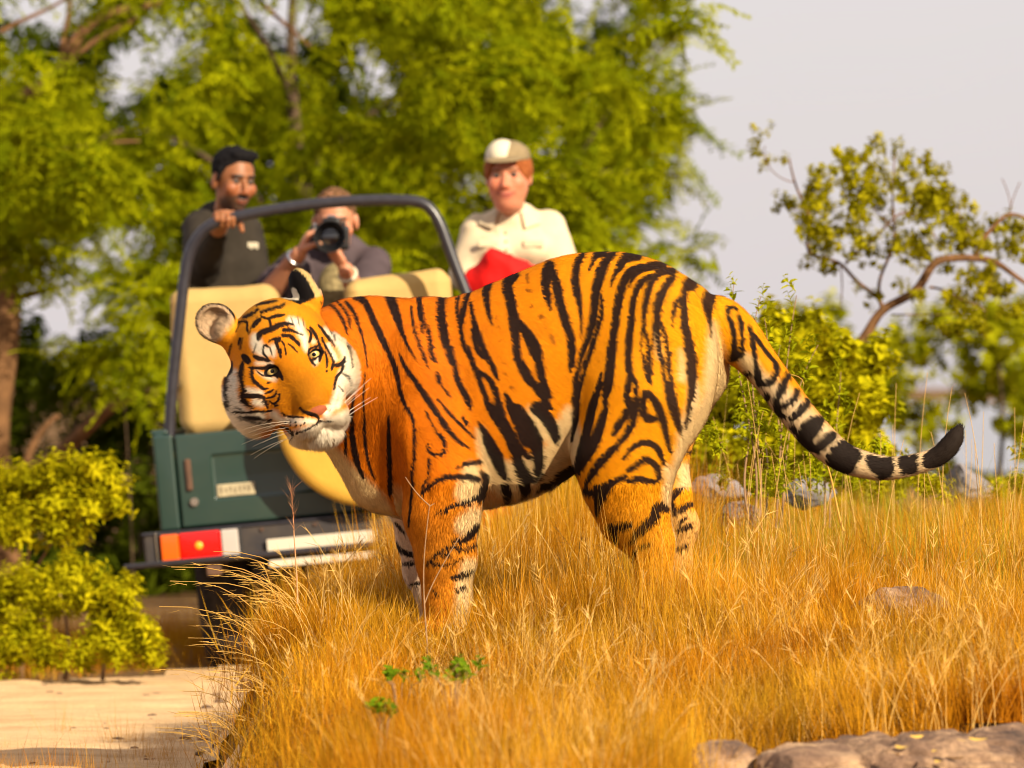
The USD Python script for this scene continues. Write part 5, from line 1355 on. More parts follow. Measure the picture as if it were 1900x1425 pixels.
def head_color(m, fr, skin, lips, brow, stubble=None, moustache=None, smile=False):
    h = fr[1](m.vertices)
    n = len(h)
    c = np.tile(np.array(skin, float), (n, 1)) * (.92 + .16 * meshkit.fbm(h * 40, 3, 2))[:, None]
    def blob(cc, r, col, soft=.35):
        d = np.linalg.norm((h - cc) / r, axis=1)
        a = np.clip((1 + soft - d) / soft, 0, 1)[:, None]
        c[:] = c + (np.array(col) - c) * a
    cheek = np.array(skin) * [1.06, .90, .86]
    for s in (-1, 1):
        blob((s * .040, -.028, .075), (.024, .020, .03), cheek, .8)
    blob((0, -.034, .105), (.014, .012, .02), cheek, .8)
    if stubble:
        blob((0, -.085, .045), (.060, .040, .07), stubble, .3)
        blob((0, -.066, .085), (.024, .011, .02), skin, .4)
    blob((0, -.061, .09), (.022, .005, .02), lips); blob((0, -.072, .088), (.019, .006, .02), lips)
    blob((0, -.0665, .09), (.021, .0016, .02), np.array(lips) * .3)
    if smile:
        for s in (-1, 1):
            blob((s * .026, -.060, .08), (.009, .0035, .02), np.array(lips) * .55, .5)
    if moustache:
        blob((0, -.051, .092), (.030, .0075, .02), moustache, .3)
    for s in (-1, 1):
        blob((s * .032, .027, .085), (.021, .0055, .02), brow, .4)
        blob((s * .031, .011, .08), (.017, .0035, .02), np.array(brow) * .8, .5)
    return np.clip(c * ALB, .004, .9)
def add_eyes(parent, fr):
    for s in (-1, 1):
        b = trimesh.creation.icosphere(2, .0115 * fr[3]); b.apply_translation(fr[0]((s * .031, .006, .0720)))
        e = obj('eye', b, 'eye_white', parent, smooth=True)
        d = trimesh.creation.icosphere(2, .0080 * fr[3]); d.apply_translation(fr[0]((s * .031 + .001, .006, .0770)))
        obj('iris', d, 'wet_black', e, smooth=True)
def add_hand(F, wrist, fdir, pnorm, thumb, curl, s=1.0, spread=.0):
    """Palm and five fingers; fdir along the fingers, pnorm out of the palm, thumb towards the thumb side; curl per joint."""
    f = np.array(fdir, float); f /= np.linalg.norm(f)
    n = np.array(pnorm, float); n -= f * (n @ f); n /= np.linalg.norm(n)
    t = np.cross(f, n)
    if t @ np.asarray(thumb) < 0: t = -t
    w = np.asarray(wrist, float)
    pc = w + f * .05 * s
    F.ell(pc, np.array([.050, .041, .016]) * s, np.stack([f, t, n]), .010)
    for i, (off, L) in enumerate(((.030, .072), (.010, .080), (-.010, .075), (-.029, .060))):
        b = w + f * (.088 - .006 * abs(i - 1)) * s + t * off * s
        pts, d, nn = [(b - f * .015 * s, .0100 * s)], f.copy(), n.copy()
        pts.append((b, .0095 * s))
        q, L_ = b, L * s
        for k, fr_ in enumerate((.45, .32, .26)):
            a = curl * (1.0, 1.1, .8)[k] * (1 + .06 * i)
            d, nn = d * math.cos(a) + nn * math.sin(a), nn * math.cos(a) - d * math.sin(a)
            q = q + d * L_ * fr_
            pts.append((q, (.0090 - .0008 * k) * s))
        F.chain(pts, .004)
    d = f * .55 + t * .75 + n * .35; d /= np.linalg.norm(d)
    b = w + f * .022 * s + t * .026 * s + n * .006 * s
    q1 = b + d * .040 * s
    d2 = f * .75 + t * .15 + n * (.5 + .3 * curl); d2 /= np.linalg.norm(d2)
    q2 = q1 + d2 * .030 * s; q3 = q2 + (d2 + n * .4 * curl) * .022 * s
    F.chain([(b, .014 * s), (q1, .0115 * s), (q2, .0105 * s), (q3, .009 * s)], .005)
def cloth(m, amp=.006, f=9, seed=1, flow=(1, 1, .45)):
    """Soft folds."""
    q = m.vertices @ rot_axes([0, 1, 0], .5).T
    ridge = 1 - np.abs(meshkit.noise(q * np.array([16, 10, 5.0]), seed + 9) - .5) * 4
    d = (meshkit.fbm(m.vertices * np.array(flow) * f, 3, seed) - .5) * 2 * amp + np.clip(ridge, 0, 1) ** 2 * amp * .9
    v = m.vertices + m.vertex_normals * d[:, None]
    return trimesh.Trimesh(v, m.faces, process=False)
def legs(F, hip, k, knees, feet, r0=.10):
    for h, kn, ft in zip(hip, knees, feet):
        F.chain([(h, r0), (kn, r0 * .66), (ft, r0 * .48)], k)

def person(name, label, fr, neck, torso, arms, hands, lower, skin, shirt, colors, sleeve, hairfn, lips, brow, stubble=None, moustache=None, full=0.0, shirt_extra=None):
    t = thing(name, label, 'person')
    B = Field()
    add_head(B, fr, full)
    B.cone(fr[0]((0, -.055, -.022)), neck, .052, .060, .03)
    B.chain([(a, r * .9) for a, r in torso], .05, squash=((0, 1, 0), .62))
    for ch in arms:
        B.chain(ch, .012)
    for hnd in hands:
        add_hand(B, *hnd)
    legs(B, *lower)
    m = B.mesh(.008, lambda c: np.linalg.norm(c - fr[0]((0, -.02, .04)), axis=1) < .14)
    obj('body', m, 'skin', t, smooth=True, color=head_color(m, fr, skin, lips, brow, stubble, moustache, full > 0))
    add_eyes(t, fr)
    S = Field()
    S.chain([(a, r) for a, r in torso], .04, squash=((0, 1, 0), .66))
    S.cone(torso[0][0], neck, torso[0][1] * .66, .064, .04)
    for ch, n_ in zip(arms, sleeve):
        pts = [ch[0]] + [(a, b) for a, b in ch[1:]]
        a, b = np.array(pts[0][0]), np.array(pts[1][0])
        if n_ <= 1:
            S.chain([(a, pts[0][1] + .020), (a + (b - a) * n_, pts[1][1] + .024)], .035)
        else:
            c_ = np.array(pts[2][0])
            S.chain([(a, pts[0][1] + .020), (b, pts[1][1] + .018), (b + (c_ - b) * (n_ - 1), pts[2][1] + .014)], .03)
    S.ell(fr[0]((0, -.05, .07)), (.05, .05, .10), fr[2], .01, -1)
    if shirt_extra: shirt_extra(S)
    sm = cloth(S.mesh(.010), .007)
    sh = obj('shirt', sm, shirt, t, smooth=True)
    L = Field()
    legs(L, *lower)
    L.prims = L.prims
    for h, kn, ft in zip(*[lower[i] for i in (0, 2, 3)]):
        L.chain([(h, .118), (kn, .085), (np.array(ft) + [0, 0, .06], .065)], .04)
    L.ell(torso[-1][0], (torso[-1][1] * 1.05, torso[-1][1] * .75, .13), None, .05)
    obj('trousers', cloth(L.mesh(.014), .006), 'trouser_cloth', t, smooth=True)
    for ft in lower[3]:
        Bt = Field(); Bt.cone(np.array(ft) + [0, .02, 0], np.array(ft) + [0, -.15, -.03], .055, .042, .02); Bt.cone(np.array(ft), np.array(ft) + [0, 0, .1], .055, .055, .02)
        obj('boot', Bt.mesh(.012), 'boot', t, smooth=True)
    Hh = Field(); hairfn(Hh, fr)
    hm = Hh.mesh(.007)
    hm = trimesh.Trimesh(hm.vertices + hm.vertex_normals * ((meshkit.fbm(hm.vertices * 75, 3, 4) - .5) * .014)[:, None], hm.faces, process=False)
    obj('hair', hm, colors, t, smooth=True)
    return t
def short_hair(top=.0, fringe=.06, side=-.03):
    def f(F, fr):
        to, _, ax, s = fr
        F.ell(to((0, .046 + top, -.020)), np.array((.078, .081 + top, .095)) * s, ax, .01)
        F.ell(to((0, fringe - .115, .085)), np.array((.098, .105, .090)) * s, ax, .012, -1)
        F.ell(to((0, side - .11, -.02)), np.array((.2, .11, .2)) * s, ax, .01, -1)
    return f

def quiff(F, fr):
    short_hair(.004, .092, -.045)(F, fr)
    F.ell(fr[0]((.010, .104, .044)), np.array((.058, .024, .032)) * fr[3], fr[2], .012)
    F.cone(fr[0]((-.074, .045, .018)), fr[0]((-.078, .0, .012)), .010 * fr[3], .006 * fr[3], .008)
def bob(F, fr):
    to, _, ax, s = fr
    F.ell(to((0, .026, -.018)), np.array((.092, .088, .098)) * s, ax, .01)
    F.ell(to((0, -.046, .085)), np.array((.078, .098, .084)) * s, ax, .012, -1)
    F.ell(to((0, -.175, -.02)), np.array((.2, .12, .2)) * s, ax, .01, -1)
def front(prim, px, py, rad=5):
    """Point of a garment that faces the camera at the pixel."""
    v = np.array(UsdGeom.Mesh(prim).GetPointsAttr().Get())
    uv = np.column_stack([950 + FPX * v[:, 0] / v[:, 1], 712.5 - FPX * (v[:, 2] - CAM_Z) / v[:, 1]])
    m = np.hypot(uv[:, 0] - px, uv[:, 1] - py) < rad
    return P(px, py, v[m, 1].min() if m.any() else 27.0)
def W(px, py, D):
    return P(px, py, D)
FLOOR = .66
# --- the man standing at the left, one hand on the roll bar
fr1 = head_frame(434, 337, 26.85, math.radians(32), math.radians(5), math.radians(-4), 1.12)
bar_pt = (JM @ np.append(J(419, 408, .06), 1))[:3]
wr1 = bar_pt + np.array([-.020, .085, .005])
sk1 = (.30, .115, .045)
p1 = person('person', 'dark haired man in dark olive shirt standing with one hand on the roll bar', fr1, W(420, 402, 26.95),
            [(W(412, 434, 27.0), .142), (W(412, 500, 27.02), .165), (W(418, 550, 27.03), .165), (W(420, 590, 27.05), .165)],
            [[(W(374, 425, 26.88), .062), (W(376, 500, 26.62), .050), (wr1, .034)], [(W(452, 432, 27.05), .058), (W(480, 530, 27.0), .048), (W(470, 600, 26.85), .032)]],
            [(wr1, (.15, -.90, .25), (.05, -.25, -1), (1, 0, .1), 1.05, 1.12), (W(470, 602, 26.85), (0, -.5, -1), (-1, 0, 0), (0, -1, 0), .35, 1.0)],
            ([W(398, 590, 27.05), W(440, 590, 27.05)], .05, [W(392, 760, 27.0), W(445, 765, 27.0)], [np.array([-1.27, 27.05, FLOOR + .03]), np.array([-1.15, 27.1, FLOOR + .05])]),
            sk1, 'olive_cloth', 'hair_black', (1.75, 1.7), quiff, (.26, .085, .05), (.010, .008, .008), stubble=(.075, .035, .02), moustache=(.010, .008, .007))
for k in range(4):                                           # pale stitching on the chest, too blurred to read
    v = rbox((.010, .004, .022 + .006 * (k % 2)), .001, front(stage.GetPrimAtPath(str(p1.GetPath()) + '/shirt'), 462 + 5 * k, 454 + (k % 2) * 2))
    obj('chest_stitching', v, 'cap_white', p1)
# --- the photographer
fr2 = head_frame(622, 412, 26.90, 0.0, math.radians(12), math.radians(3), 1.14)
wr2a, wr2b = W(556, 470, 26.52), W(641, 500, 26.50)
sk2 = (.56, .24, .13)
p2 = person('person', 'brown haired man in a plum shirt sitting in the vehicle, aiming a large camera', fr2, W(622, 478, 27.0),
            [(W(622, 508, 27.03), .185), (W(622, 560, 27.05), .19), (W(622, 620, 27.05), .18), (W(622, 680, 27.05), .18)],
            [[(W(552, 494, 26.98), .060), (W(500, 543, 26.70), .050), (wr2a, .032)], [(W(694, 490, 26.98), .058), (W(668, 560, 26.68), .050), (wr2b, .032)]],
            [(wr2a, (.42, -.05, .9), (.85, .1, -.35), (-.1, -1, .1), .75, 1.05), (wr2b, (-.5, -.1, .75), (-.25, .1, .95), (-.8, 0, -.2), .55, 1.05)],
            ([W(580, 690, 27.05), W(664, 690, 27.05)], .05, [W(570, 730, 26.62), W(674, 730, 26.62)], [np.array([-.86, 26.6, FLOOR + .05]), np.array([-.62, 26.6, FLOOR + .07])]),
            sk2, 'plum_cloth', 'hair_brown', (.85, .8), short_hair(.0, .085, -.02), (.45, .16, .10), (.10, .05, .025), stubble=(.40, .18, .10))
for (a_, b_, nm, m_, lab) in ((wr2a, W(500, 543, 26.70), 'wristband', 'silver', None), (wr2b, W(668, 560, 26.68), 'watch', 'cap_white', None)):
    ax_ = (b_ - a_) / np.linalg.norm(b_ - a_)
    c_ = a_ + ax_ * .035
    u_ = np.cross(ax_, [0, 1, 0]); u_ /= np.linalg.norm(u_); v_2 = np.cross(ax_, u_)
    ring = [c_ + .036 * (math.cos(q) * u_ + math.sin(q) * v_2) for q in np.linspace(0, 2 * math.pi, 24)]
    obj(nm, tube(ring, .008, 8, False), m_, p2, smooth=True)
# camera with its long lens pointed at the tiger
cam_c = W(615, 441, 26.62)
cam_t = thing('camera', 'black camera with a wide lens held to the eye by the photographer', 'camera', loc=cam_c)
def cyl(r0, r1, y0, y1, n=40):
    pr = np.array([[0, y0], [r0, y0], [r1, y1], [0, y1]])
    m = trimesh.creation.revolve(pr, sections=n)
    v = m.vertices[:, [0, 2, 1]] * [1, 1, -1]
    q = trimesh.Trimesh(v, m.faces, process=False)
    if q.volume < 0: q.invert()
    return q
obj('camera_body', trimesh.util.concatenate([rbox((.150, .06, .105), .014, (0, .03, 0)), rbox((.075, .055, .045), .014, (0, .03, .065))]), 'camera_black', cam_t, smooth=40)
obj('grip', rbox((.035, .05, .10), .015, (-.075, -.005, 0)), 'camera_black', cam_t, smooth=40)
lens = obj('lens', trimesh.util.concatenate([cyl(.040, .042, -.06, .01), cyl(.048, .050, -.17, -.06)]), 'camera_black', cam_t, smooth=40)
t_h = trimesh.creation.revolve(np.array([[.050, -.15], [.068, -.23], [.064, -.23], [.046, -.15]]), sections=40)
v = t_h.vertices[:, [0, 2, 1]] * [1, 1, -1]
hood = trimesh.Trimesh(v, t_h.faces, process=False)
if hood.volume < 0: hood.invert()
obj('lens_hood', hood, 'camera_black', lens, smooth=40)
g_ = trimesh.creation.icosphere(3, .046); g_.apply_scale([1, .25, 1]); g_.apply_translation((0, -.168, 0))
obj('front_glass', g_, 'lens_glass', lens, smooth=True)
obj('hot_shoe', rbox((.034, .03, .010), .002, (0, .02, .091)), 'silver', cam_t)
obj('shutter_button', rbox((.014, .014, .010), .004, (-.07, .0, .056)), 'silver', cam_t)
bag = Field()
bag.ell(W(625, 530, 26.74), (.075, .045, .095), None, .02); bag.ell(W(628, 565, 26.74), (.085, .05, .09), None, .03)
tag(obj('camera_bag', cloth(bag.mesh(.010), .005), 'khaki_pattern', smooth=True), 'mottled khaki bag hanging on the chest of the photographer', 'bag')
# --- the woman with the cap
fr3 = head_frame(943, 328, 27.25, math.radians(-8), math.radians(2), math.radians(3), 1.16)
sk3 = (.62, .235, .13)
def blouse(S):
    S.ell(W(918, 465, 27.30), (.08, .075, .06), None, .07); S.ell(W(985, 463, 27.30), (.08, .075, .06), None, .07)
    S.cone(W(945, 390, 27.245), W(944, 426, 27.245), .040, .006, .008, -1)
p3 = person('person', 'smiling woman in an ivory shirt and pale cap standing at right', fr3, W(947, 396, 27.33),
            [(W(952, 434, 27.37), .140), (W(955, 480, 27.38), .142), (W(955, 530, 27.38), .140), (W(955, 580, 27.38), .155)],
            [[(W(890, 428, 27.38), .056), (W(864, 515, 27.34), .052), (W(905, 560, 27.10), .030)], [(W(1018, 422, 27.38), .058), (W(1042, 505, 27.36), .054), (W(1000, 560, 27.12), .030)]],
            [(W(905, 560, 27.10), (1, -.2, -.1), (0, .9, .3), (0, 0, 1), .5, .95), (W(1000, 560, 27.12), (-1, -.2, -.1), (0, .9, .3), (0, 0, 1), .5, .95)],
            ([W(925, 590, 27.38), W(985, 590, 27.38)], .05, [W(922, 760, 27.35), W(988, 760, 27.35)], [np.array([-.06, 27.4, FLOOR + .10]), np.array([.09, 27.4, FLOOR + .115])]),
            sk3, 'ivory_cloth', 'hair_auburn', (.92, .92), bob, (.60, .17, .12), (.30, .12, .05), shirt_extra=blouse, full=1.0)
shirt3 = stage.GetPrimAtPath(str(p3.GetPath()) + '/shirt')
for s_ in (-1, 1):                                           # collar wings and pocket flaps lying on the shirt
    pts = []
    for a_, b_ in ((22, 392), (44, 396), (58, 414), (30, 424)):
        q = front(shirt3, 945 + s_ * a_, b_, 9)
        pts += [q + [0, -.010, 0], q + [0, .006, 0]]
    obj('collar', trimesh.convex.convex_hull(np.array(pts)), 'ivory_cloth', p3, smooth=50)
    q = front(shirt3, 948 + s_ * 42, 452, 9)
    obj('pocket_flap', rbox((.088, .012, .030), .004, q + [0, .001, 0]), 'ivory_cloth', p3, smooth=50)
for k in range(5):
    b_ = trimesh.creation.icosphere(1, .006); b_.apply_translation(front(stage.GetPrimAtPath(str(p3.GetPath()) + '/shirt'), 938 + k * .8, 432 + 16 * k))
    obj('button', b_, 'cap_khaki', p3)
C = Field()
to, _, ax, s_ = fr3
C.ell(to((0, .074, -.014)), np.array((.085, .062, .102)) * s_, ax, .01)
C.ell(to((0, -.036, -.01)), np.array((.2, .10, .2)) * s_, ax, .012, -1)
crown = C.mesh(.007)
cap = obj('cap', crown, 'cap_khaki', p3, smooth=True)
Cf = Field()
Cf.ell(to((-.016, .078, .010)), np.array((.062, .063, .086)) * s_, ax, .01); Cf.ell(to((0, -.028, -.01)), np.array((.2, .10, .2)) * s_, ax, .012, -1)
obj('front_panel', Cf.mesh(.006), 'cap_white', cap, smooth=True)
br = Field()
bax = rot_axes([1, 0, 0], -.25) @ ax
br.ell(to((0, .066, .098)), np.array((.074, .007, .042)) * s_, bax, .01)
obj('brim', br.mesh(.005), 'cap_khaki', cap, smooth=True)
rd = Field()
rd.cone(W(888, 520, 27.08), W(918, 490, 27.04), .055, .045, .05); rd.cone(W(918, 490, 27.04), W(950, 508, 27.04), .05, .06, .05); rd.cone(W(950, 508, 27.05), W(1000, 500, 27.10), .05, .018, .05); rd.cone(W(915, 530, 27.05), W(960, 545, 27.05), .07, .07, .05)
tag(obj('red_cloth', cloth(rd.mesh(.009), .012, 12, 5), 'red_cloth', smooth=True), 'bright red bundle of cloth held at the waist of the woman', 'cloth')
# ================================================================== grass
usdkit.material(stage, '/World/Looks/dry_grass', {
    'o': ('object_info', {}), 'g': ('geometry', {}), 'a': ('math', {'math_type': 'add'}), 'h': ('math', {'math_type': 'multiply', 'value2': .5}),
    'r': ('rgb_ramp', {'ramp': alb([(0.0, (.46, .13, .008)), (0.28, (.74, .30, .012)), (0.55, (.88, .48, .03)), (.8, (.92, .62, .12)), (1.0, (.56, .46, .12))])}),
    'qn': ('noise_texture', {'scale': 1.7, 'detail': 2}), 'qr': ('map_range', {'from_min': .3, 'from_max': .72, 'to_min': 0.0, 'to_max': 1.0, 'clamp': True}), 'hm': ('mix_float', {'fac': .45}),
    'pn': ('noise_texture', {'scale': 2.6, 'detail': 3}), 'pr': ('map_range', {'from_min': .3, 'from_max': .7, 'to_min': .42, 'to_max': 1.05}), 'x': ('mix_color', {'blend_type': 'multiply', 'fac': 1.0, 'use_clamp': False}),
    'p': ('diffuse_bsdf', {}), 't': ('translucent_bsdf', {}), 'm': ('mix_closure', {'fac': .22})},
    [('o.random', 'a.value1'), ('g.random_per_island', 'a.value2'), ('a.value', 'h.value1'), ('h.value', 'hm.a'), ('g.position', 'qn.vector'), ('qn.fac', 'qr.value'), ('qr.result', 'hm.b'), ('hm.result', 'r.fac'), ('g.position', 'pn.vector'), ('pn.fac', 'pr.value'), ('r.color', 'x.a'), ('pr.result', 'x.b'), ('x.result', 'p.color'), ('x.result', 't.color'), ('p.BSDF', 'm.closure1'), ('t.BSDF', 'm.closure2')], surface='m.closure')
leaf_mat('straw', (.78, .44, .09), (.95, .70, .30), .25, .6)
leaf_mat('green_grass', (.30, .28, .02), (.52, .44, .05), .3)

def ribbon(p0, dirn, L, w, bend, bdir, n=4):
    t = np.linspace(0, 1, n + 1)
    p = p0 + np.outer(L * t, dirn) + np.outer(L * bend * t ** 2, bdir) - np.outer(L * .35 * bend ** 2 * t ** 2, [0, 0, 1])
    side = np.cross(dirn, bdir); side /= np.linalg.norm(side) + 1e-9
    ww = w * (1 - t) ** .6 * .5
    v = np.empty((2 * n + 1, 3))
    v[0:2 * n:2] = p[:-1] - side * ww[:-1, None]; v[1:2 * n:2] = p[:-1] + side * ww[:-1, None]; v[-1] = p[-1]
    f = []
    for i in range(n - 1):
        f += [[2 * i, 2 * i + 1, 2 * i + 3], [2 * i, 2 * i + 3, 2 * i + 2]]
    f.append([2 * n - 2, 2 * n - 1, 2 * n])
    return v, np.array(f)
def blades(r, n, ctr, H, spread, w, lean, bend):
    """n tapering bent blades about the foot points ctr, all at once."""
    k = 4
    d = np.column_stack([r.normal(0, lean, (n, 2)), np.ones(n)]); d /= np.linalg.norm(d, axis=1, keepdims=True)
    a = r.uniform(0, 6.283, n)
    b = np.column_stack([np.cos(a), np.sin(a), 0 * a])
    side = np.cross(d, b); side /= np.linalg.norm(side, axis=1, keepdims=True) + 1e-9
    L = H * r.uniform(.35, 1.1, n)
    bd = bend * r.random(n) ** 1.6
    foot = ctr + np.column_stack([r.normal(0, spread, (n, 2)), np.full(n, -.02)])
    t = np.linspace(0, 1, k)[None, :, None]
    mid = foot[:, None] + L[:, None, None] * (t * d[:, None] + bd[:, None, None] * t ** 2 * b[:, None] - (.35 * bd ** 2)[:, None, None] * t ** 2 * np.array([0, 0, 1.0]))
    ww = (w * r.uniform(.6, 1.3, n))[:, None, None] * .5 * (1 - t) ** .6
    V = np.concatenate([mid[:, :-1] - side[:, None] * ww[:, :-1], mid[:, :-1] + side[:, None] * ww[:, :-1], mid[:, -1:]], 1)      # 2(k-1)+1 points each
    m = k - 1
    f = []
    for i in range(m - 1):
        f += [[i, m + i, m + i + 1], [i, m + i + 1, i + 1]]
    f.append([m - 1, 2 * m - 1, 2 * m])
    F = (np.arange(n)[:, None, None] * (2 * m + 1) + np.array(f)[None]).reshape(-1, 3)
    return V.reshape(-1, 3), F
def tuft(seed, n=46, H=.26, spread=.07, w=.0032, lean=.22):
    return blades(np.random.default_rng(seed), n, np.zeros(3), H, spread, w, lean, .40)
PATCH = .34
def turf(seed, tufts_=50, per=44, H=.225, w=.0023, lean=.15, bend=.42, spread=.028):
    """A piece of meadow PATCH across: tufts of unequal height."""
    r = np.random.default_rng(seed)
    c = np.column_stack([r.uniform(-PATCH / 2, PATCH / 2, (tufts_, 2)), np.zeros(tufts_)])
    hh = H * (.30 + 1.1 * r.random(tufts_) ** 1.6)
    return blades(r, tufts_ * per, np.repeat(c, per, 0), np.repeat(hh, per), spread, w, lean, bend)
tufts = [tuft(s, 52, .23, .085, .0023, .17) for s in range(6)]
wisps = [tuft(20 + s, 9, .34, .05, .0020, .22) for s in range(5)]
turfs = [turf(100 + s) for s in range(8)]
straws = [turf(130 + s, 20, 9, .29, .0019, .17, .8, .04) for s in range(8)]
greens = [turf(150 + s, 26, 22, .33, .0024, .18, .5, .05) for s in range(5)]
def stalks(seed, n=5):
    """Thin bent stalks with a seed head each."""
    r = np.random.default_rng(seed)
    parts = []
    for _ in range(n):
        a = r.uniform(0, 6.283); b = np.array([math.cos(a), math.sin(a), 0])
        L = r.uniform(.16, .34)
        t = np.linspace(0, 1, 7)
        c = np.outer(t * L, [0, 0, 1]) + np.outer(L * r.uniform(.05, .6) * t ** 2, b) + [*r.normal(0, .05, 2), -.02]
        parts.append(tube(c, np.linspace(.0012, .0006, 7), 3, False))
        for k in range(7):
            d = (c[-1] - c[-3]) / np.linalg.norm(c[-1] - c[-3]) + r.normal(0, .35, 3)
            parts.append(ribbon(c[-1] - (c[-1] - c[-3]) * r.random() * .6, d / np.linalg.norm(d), r.uniform(.02, .045), .0022, .2, b, 2))
    return join(*parts)
heads = [stalks(40 + s) for s in range(5)]
r_ = np.random.default_rng(50)
def field(n, x0, x1, y0, y1):
    x, y = r_.uniform(x0, x1, n), r_.uniform(y0, y1, n)
    edge = np.interp(y, [9, 14, 16, 18, 20, 22], [-.42, -.50, -.60, -.72, -.78, -.66])
    px = 950 + FPX * x / y
    keep = (x > edge + .04 + r_.normal(0, .05, n)) & ~((px > 1265) & (y < 14.75)) & (y > 13.2)
    keep &= ~((np.abs(px - 1672) < 85) & (y > 17.0) & (y < 17.62))
    return x[keep], y[keep]
def lie(x, y, tilt=.06):
    """Turns that follow the slope of the ground, with a random turn about the vertical."""
    e = .08
    gx_ = (ground_z(x + e, y) - ground_z(x - e, y)) / (2 * e)
    gy_ = (ground_z(x, y + e) - ground_z(x, y - e)) / (2 * e)
    n = np.column_stack([-gx_ * .6, -gy_ * .6, np.ones(len(x))]) + np.column_stack([r_.normal(0, tilt, (len(x), 2)), np.zeros(len(x))])
    n /= np.linalg.norm(n, axis=1, keepdims=True)
    ax_ = np.column_stack([-n[:, 1], n[:, 0], 0 * n[:, 0]]); sn = np.linalg.norm(ax_, axis=1, keepdims=True)
    ang = np.arctan2(sn[:, 0], n[:, 2]); ax_ = ax_ / np.maximum(sn, 1e-9)
    qt = np.column_stack([np.cos(ang / 2), ax_ * np.sin(ang / 2)[:, None]])
    a = r_.uniform(0, 6.283, len(x))
    w1, x1, y1, z1 = qt.T; w2, z2 = np.cos(a / 2), np.sin(a / 2)
    return np.stack([w1 * w2 - z1 * z2, x1 * w2 + y1 * z2, y1 * w2 - x1 * z2, w1 * z2 + z1 * w2], 1)
def height(x, y):
    """How tall the meadow stands: short under the tiger's forelegs, tall behind it."""
    px = 950 + FPX * x / y
    h = .46 + .98 * meshkit.fbm(np.stack([x * 1.8, y * .9, 0 * x], -1), 3, 61)
    h = h * (1 - .84 * np.exp(-np.hypot((px - 800) / 125, (y - 16.7) / 1.5) ** 2)) * (1 - .25 * sstep(x, -.3, -.5) * sstep(y, 16.5, 17.5))
    h = h * np.where((y < 17.8) & (y > 15), .80, 1.0) * (1 + .85 * sstep(y, 18.3, 19.2) * sstep(x, -.45, -.1))
    h = h * (1 - .35 * sstep(x, .45, .75) * sstep(y, 18.2, 19.5))
    return h * (1 + .95 * np.exp(-(((x - .38) / .22) ** 2 + ((y - 17.35) / .5) ** 2)))
# the meadow in pieces
X_, Y_ = np.meshgrid(np.arange(-1.0, 2.2, .27), np.arange(13.3, 23.6, .27), indexing='ij')
x, y = (X_ + r_.uniform(-.07, .07, X_.shape)).ravel(), (Y_ + r_.uniform(-.07, .07, X_.shape)).ravel()
edge = np.interp(y, [9, 14, 16, 18, 20, 22], [-.42, -.50, -.60, -.72, -.78, -.66])
px = 950 + FPX * x / y
k = (x > edge + .20) & (px < 2080) & ~((px > 1180) & (y < 14.95)) & ~((np.abs(px - 1672) < 170) & (y > 16.85) & (y < 17.55))
k &= meshkit.noise(np.stack([x * 3.1, y * 2.3, 0 * x], -1), 66) > .17
x, y = x[k], y[k]
h = height(x, y)
pos = np.stack([x, y, ground_z(x, y)], 1)
scatter('dry_grass', None, turfs, 'dry_grass', pos, lie(x, y), np.stack([1.05 + 0 * h, 1.05 + 0 * h, h], 1), 51, pname='turf')
scatter('tall_grass', None, straws, 'straw', pos, lie(x, y), np.stack([1.05 + 0 * h, 1.05 + 0 * h, h * .92], 1), 52, pname='turf')
# single tufts along the left shoulder of the rise and round the rocks
x, y = field(9000, -1.0, 2.1, 13.2, 22.5)
edge = np.interp(y, [9, 14, 16, 18, 20, 22], [-.42, -.50, -.60, -.72, -.78, -.66])
px = 950 + FPX * x / y
k = (x < edge + .30) & (r_.random(len(x)) < .9) | (px > 1180) & (px < 1275) & (y < 15.1) | (np.abs(px - 1672) > 80) & (np.abs(px - 1672) < 190) & (y > 16.8) & (y < 17.65)
x, y = x[k], y[k]
h = height(x, y)
pos = np.stack([x, y, ground_z(x, y)], 1)
scatter('edge_grass', None, tufts, 'dry_grass', pos, rand_quats(len(pos), r_, tilt=.13), np.stack([.9 + 0 * h, .9 + 0 * h, h * (.45 + .9 * r_.random(len(h)) ** 1.3)], 1), 56, pname='tuft')
x, y = field(420, -.95, 2.0, 13.2, 21.5)
k = np.hypot((x + .2) / .26, (y - 17.2) / 1.2) > .8
x, y = x[k], y[k]
pos = np.stack([x, y, ground_z(x, y)], 1)
scatter('seeding_grass', None, heads, 'straw', pos, rand_quats(len(pos), r_, tilt=.15), r_.uniform(.6, 1.1, len(pos)) * (1 - .6 * np.exp(-((950 + FPX * x / y - 800) / 110) ** 2 - ((y - 16.4) / 1.4) ** 2)), 55, pname='stalk')
# greener grass behind on the right, thin tufts along the track and beyond it
X_, Y_ = np.meshgrid(np.arange(.6, 2.7, .29), np.arange(18.9, 25, .29), indexing='ij')
x, y = (X_ + r_.uniform(-.1, .1, X_.shape)).ravel(), (Y_ + r_.uniform(-.1, .1, X_.shape)).ravel()
pos = np.stack([x, y, ground_z(x, y)], 1)
scatter('green_grass', None, greens, 'green_grass', pos, lie(x, y), np.stack([1.2 + 0 * x, 1.2 + 0 * x, r_.uniform(.5, 1.05, len(x))], 1), 53, pname='turf')
x, y = np.concatenate([r_.uniform(-2.4, -.6, 600), r_.uniform(-2.6, -.9, 1100)]), np.concatenate([r_.uniform(17.5, 21.5, 600), r_.uniform(24.4, 30, 1100)])
k = (y < 22) & (meshkit.fbm(np.stack([x * 2, y * 1.5, 0 * x], -1), 2, 77) > .50 - .1 * (y < 19.5)) | (y > 22) & (y > np.interp(x, [-7, -2.0, -1.1, -.4], [23.2, 24.9, 27.2, 29.5]))
x, y = x[k], y[k]
pos = np.stack([x, y, ground_z(x, y)], 1)
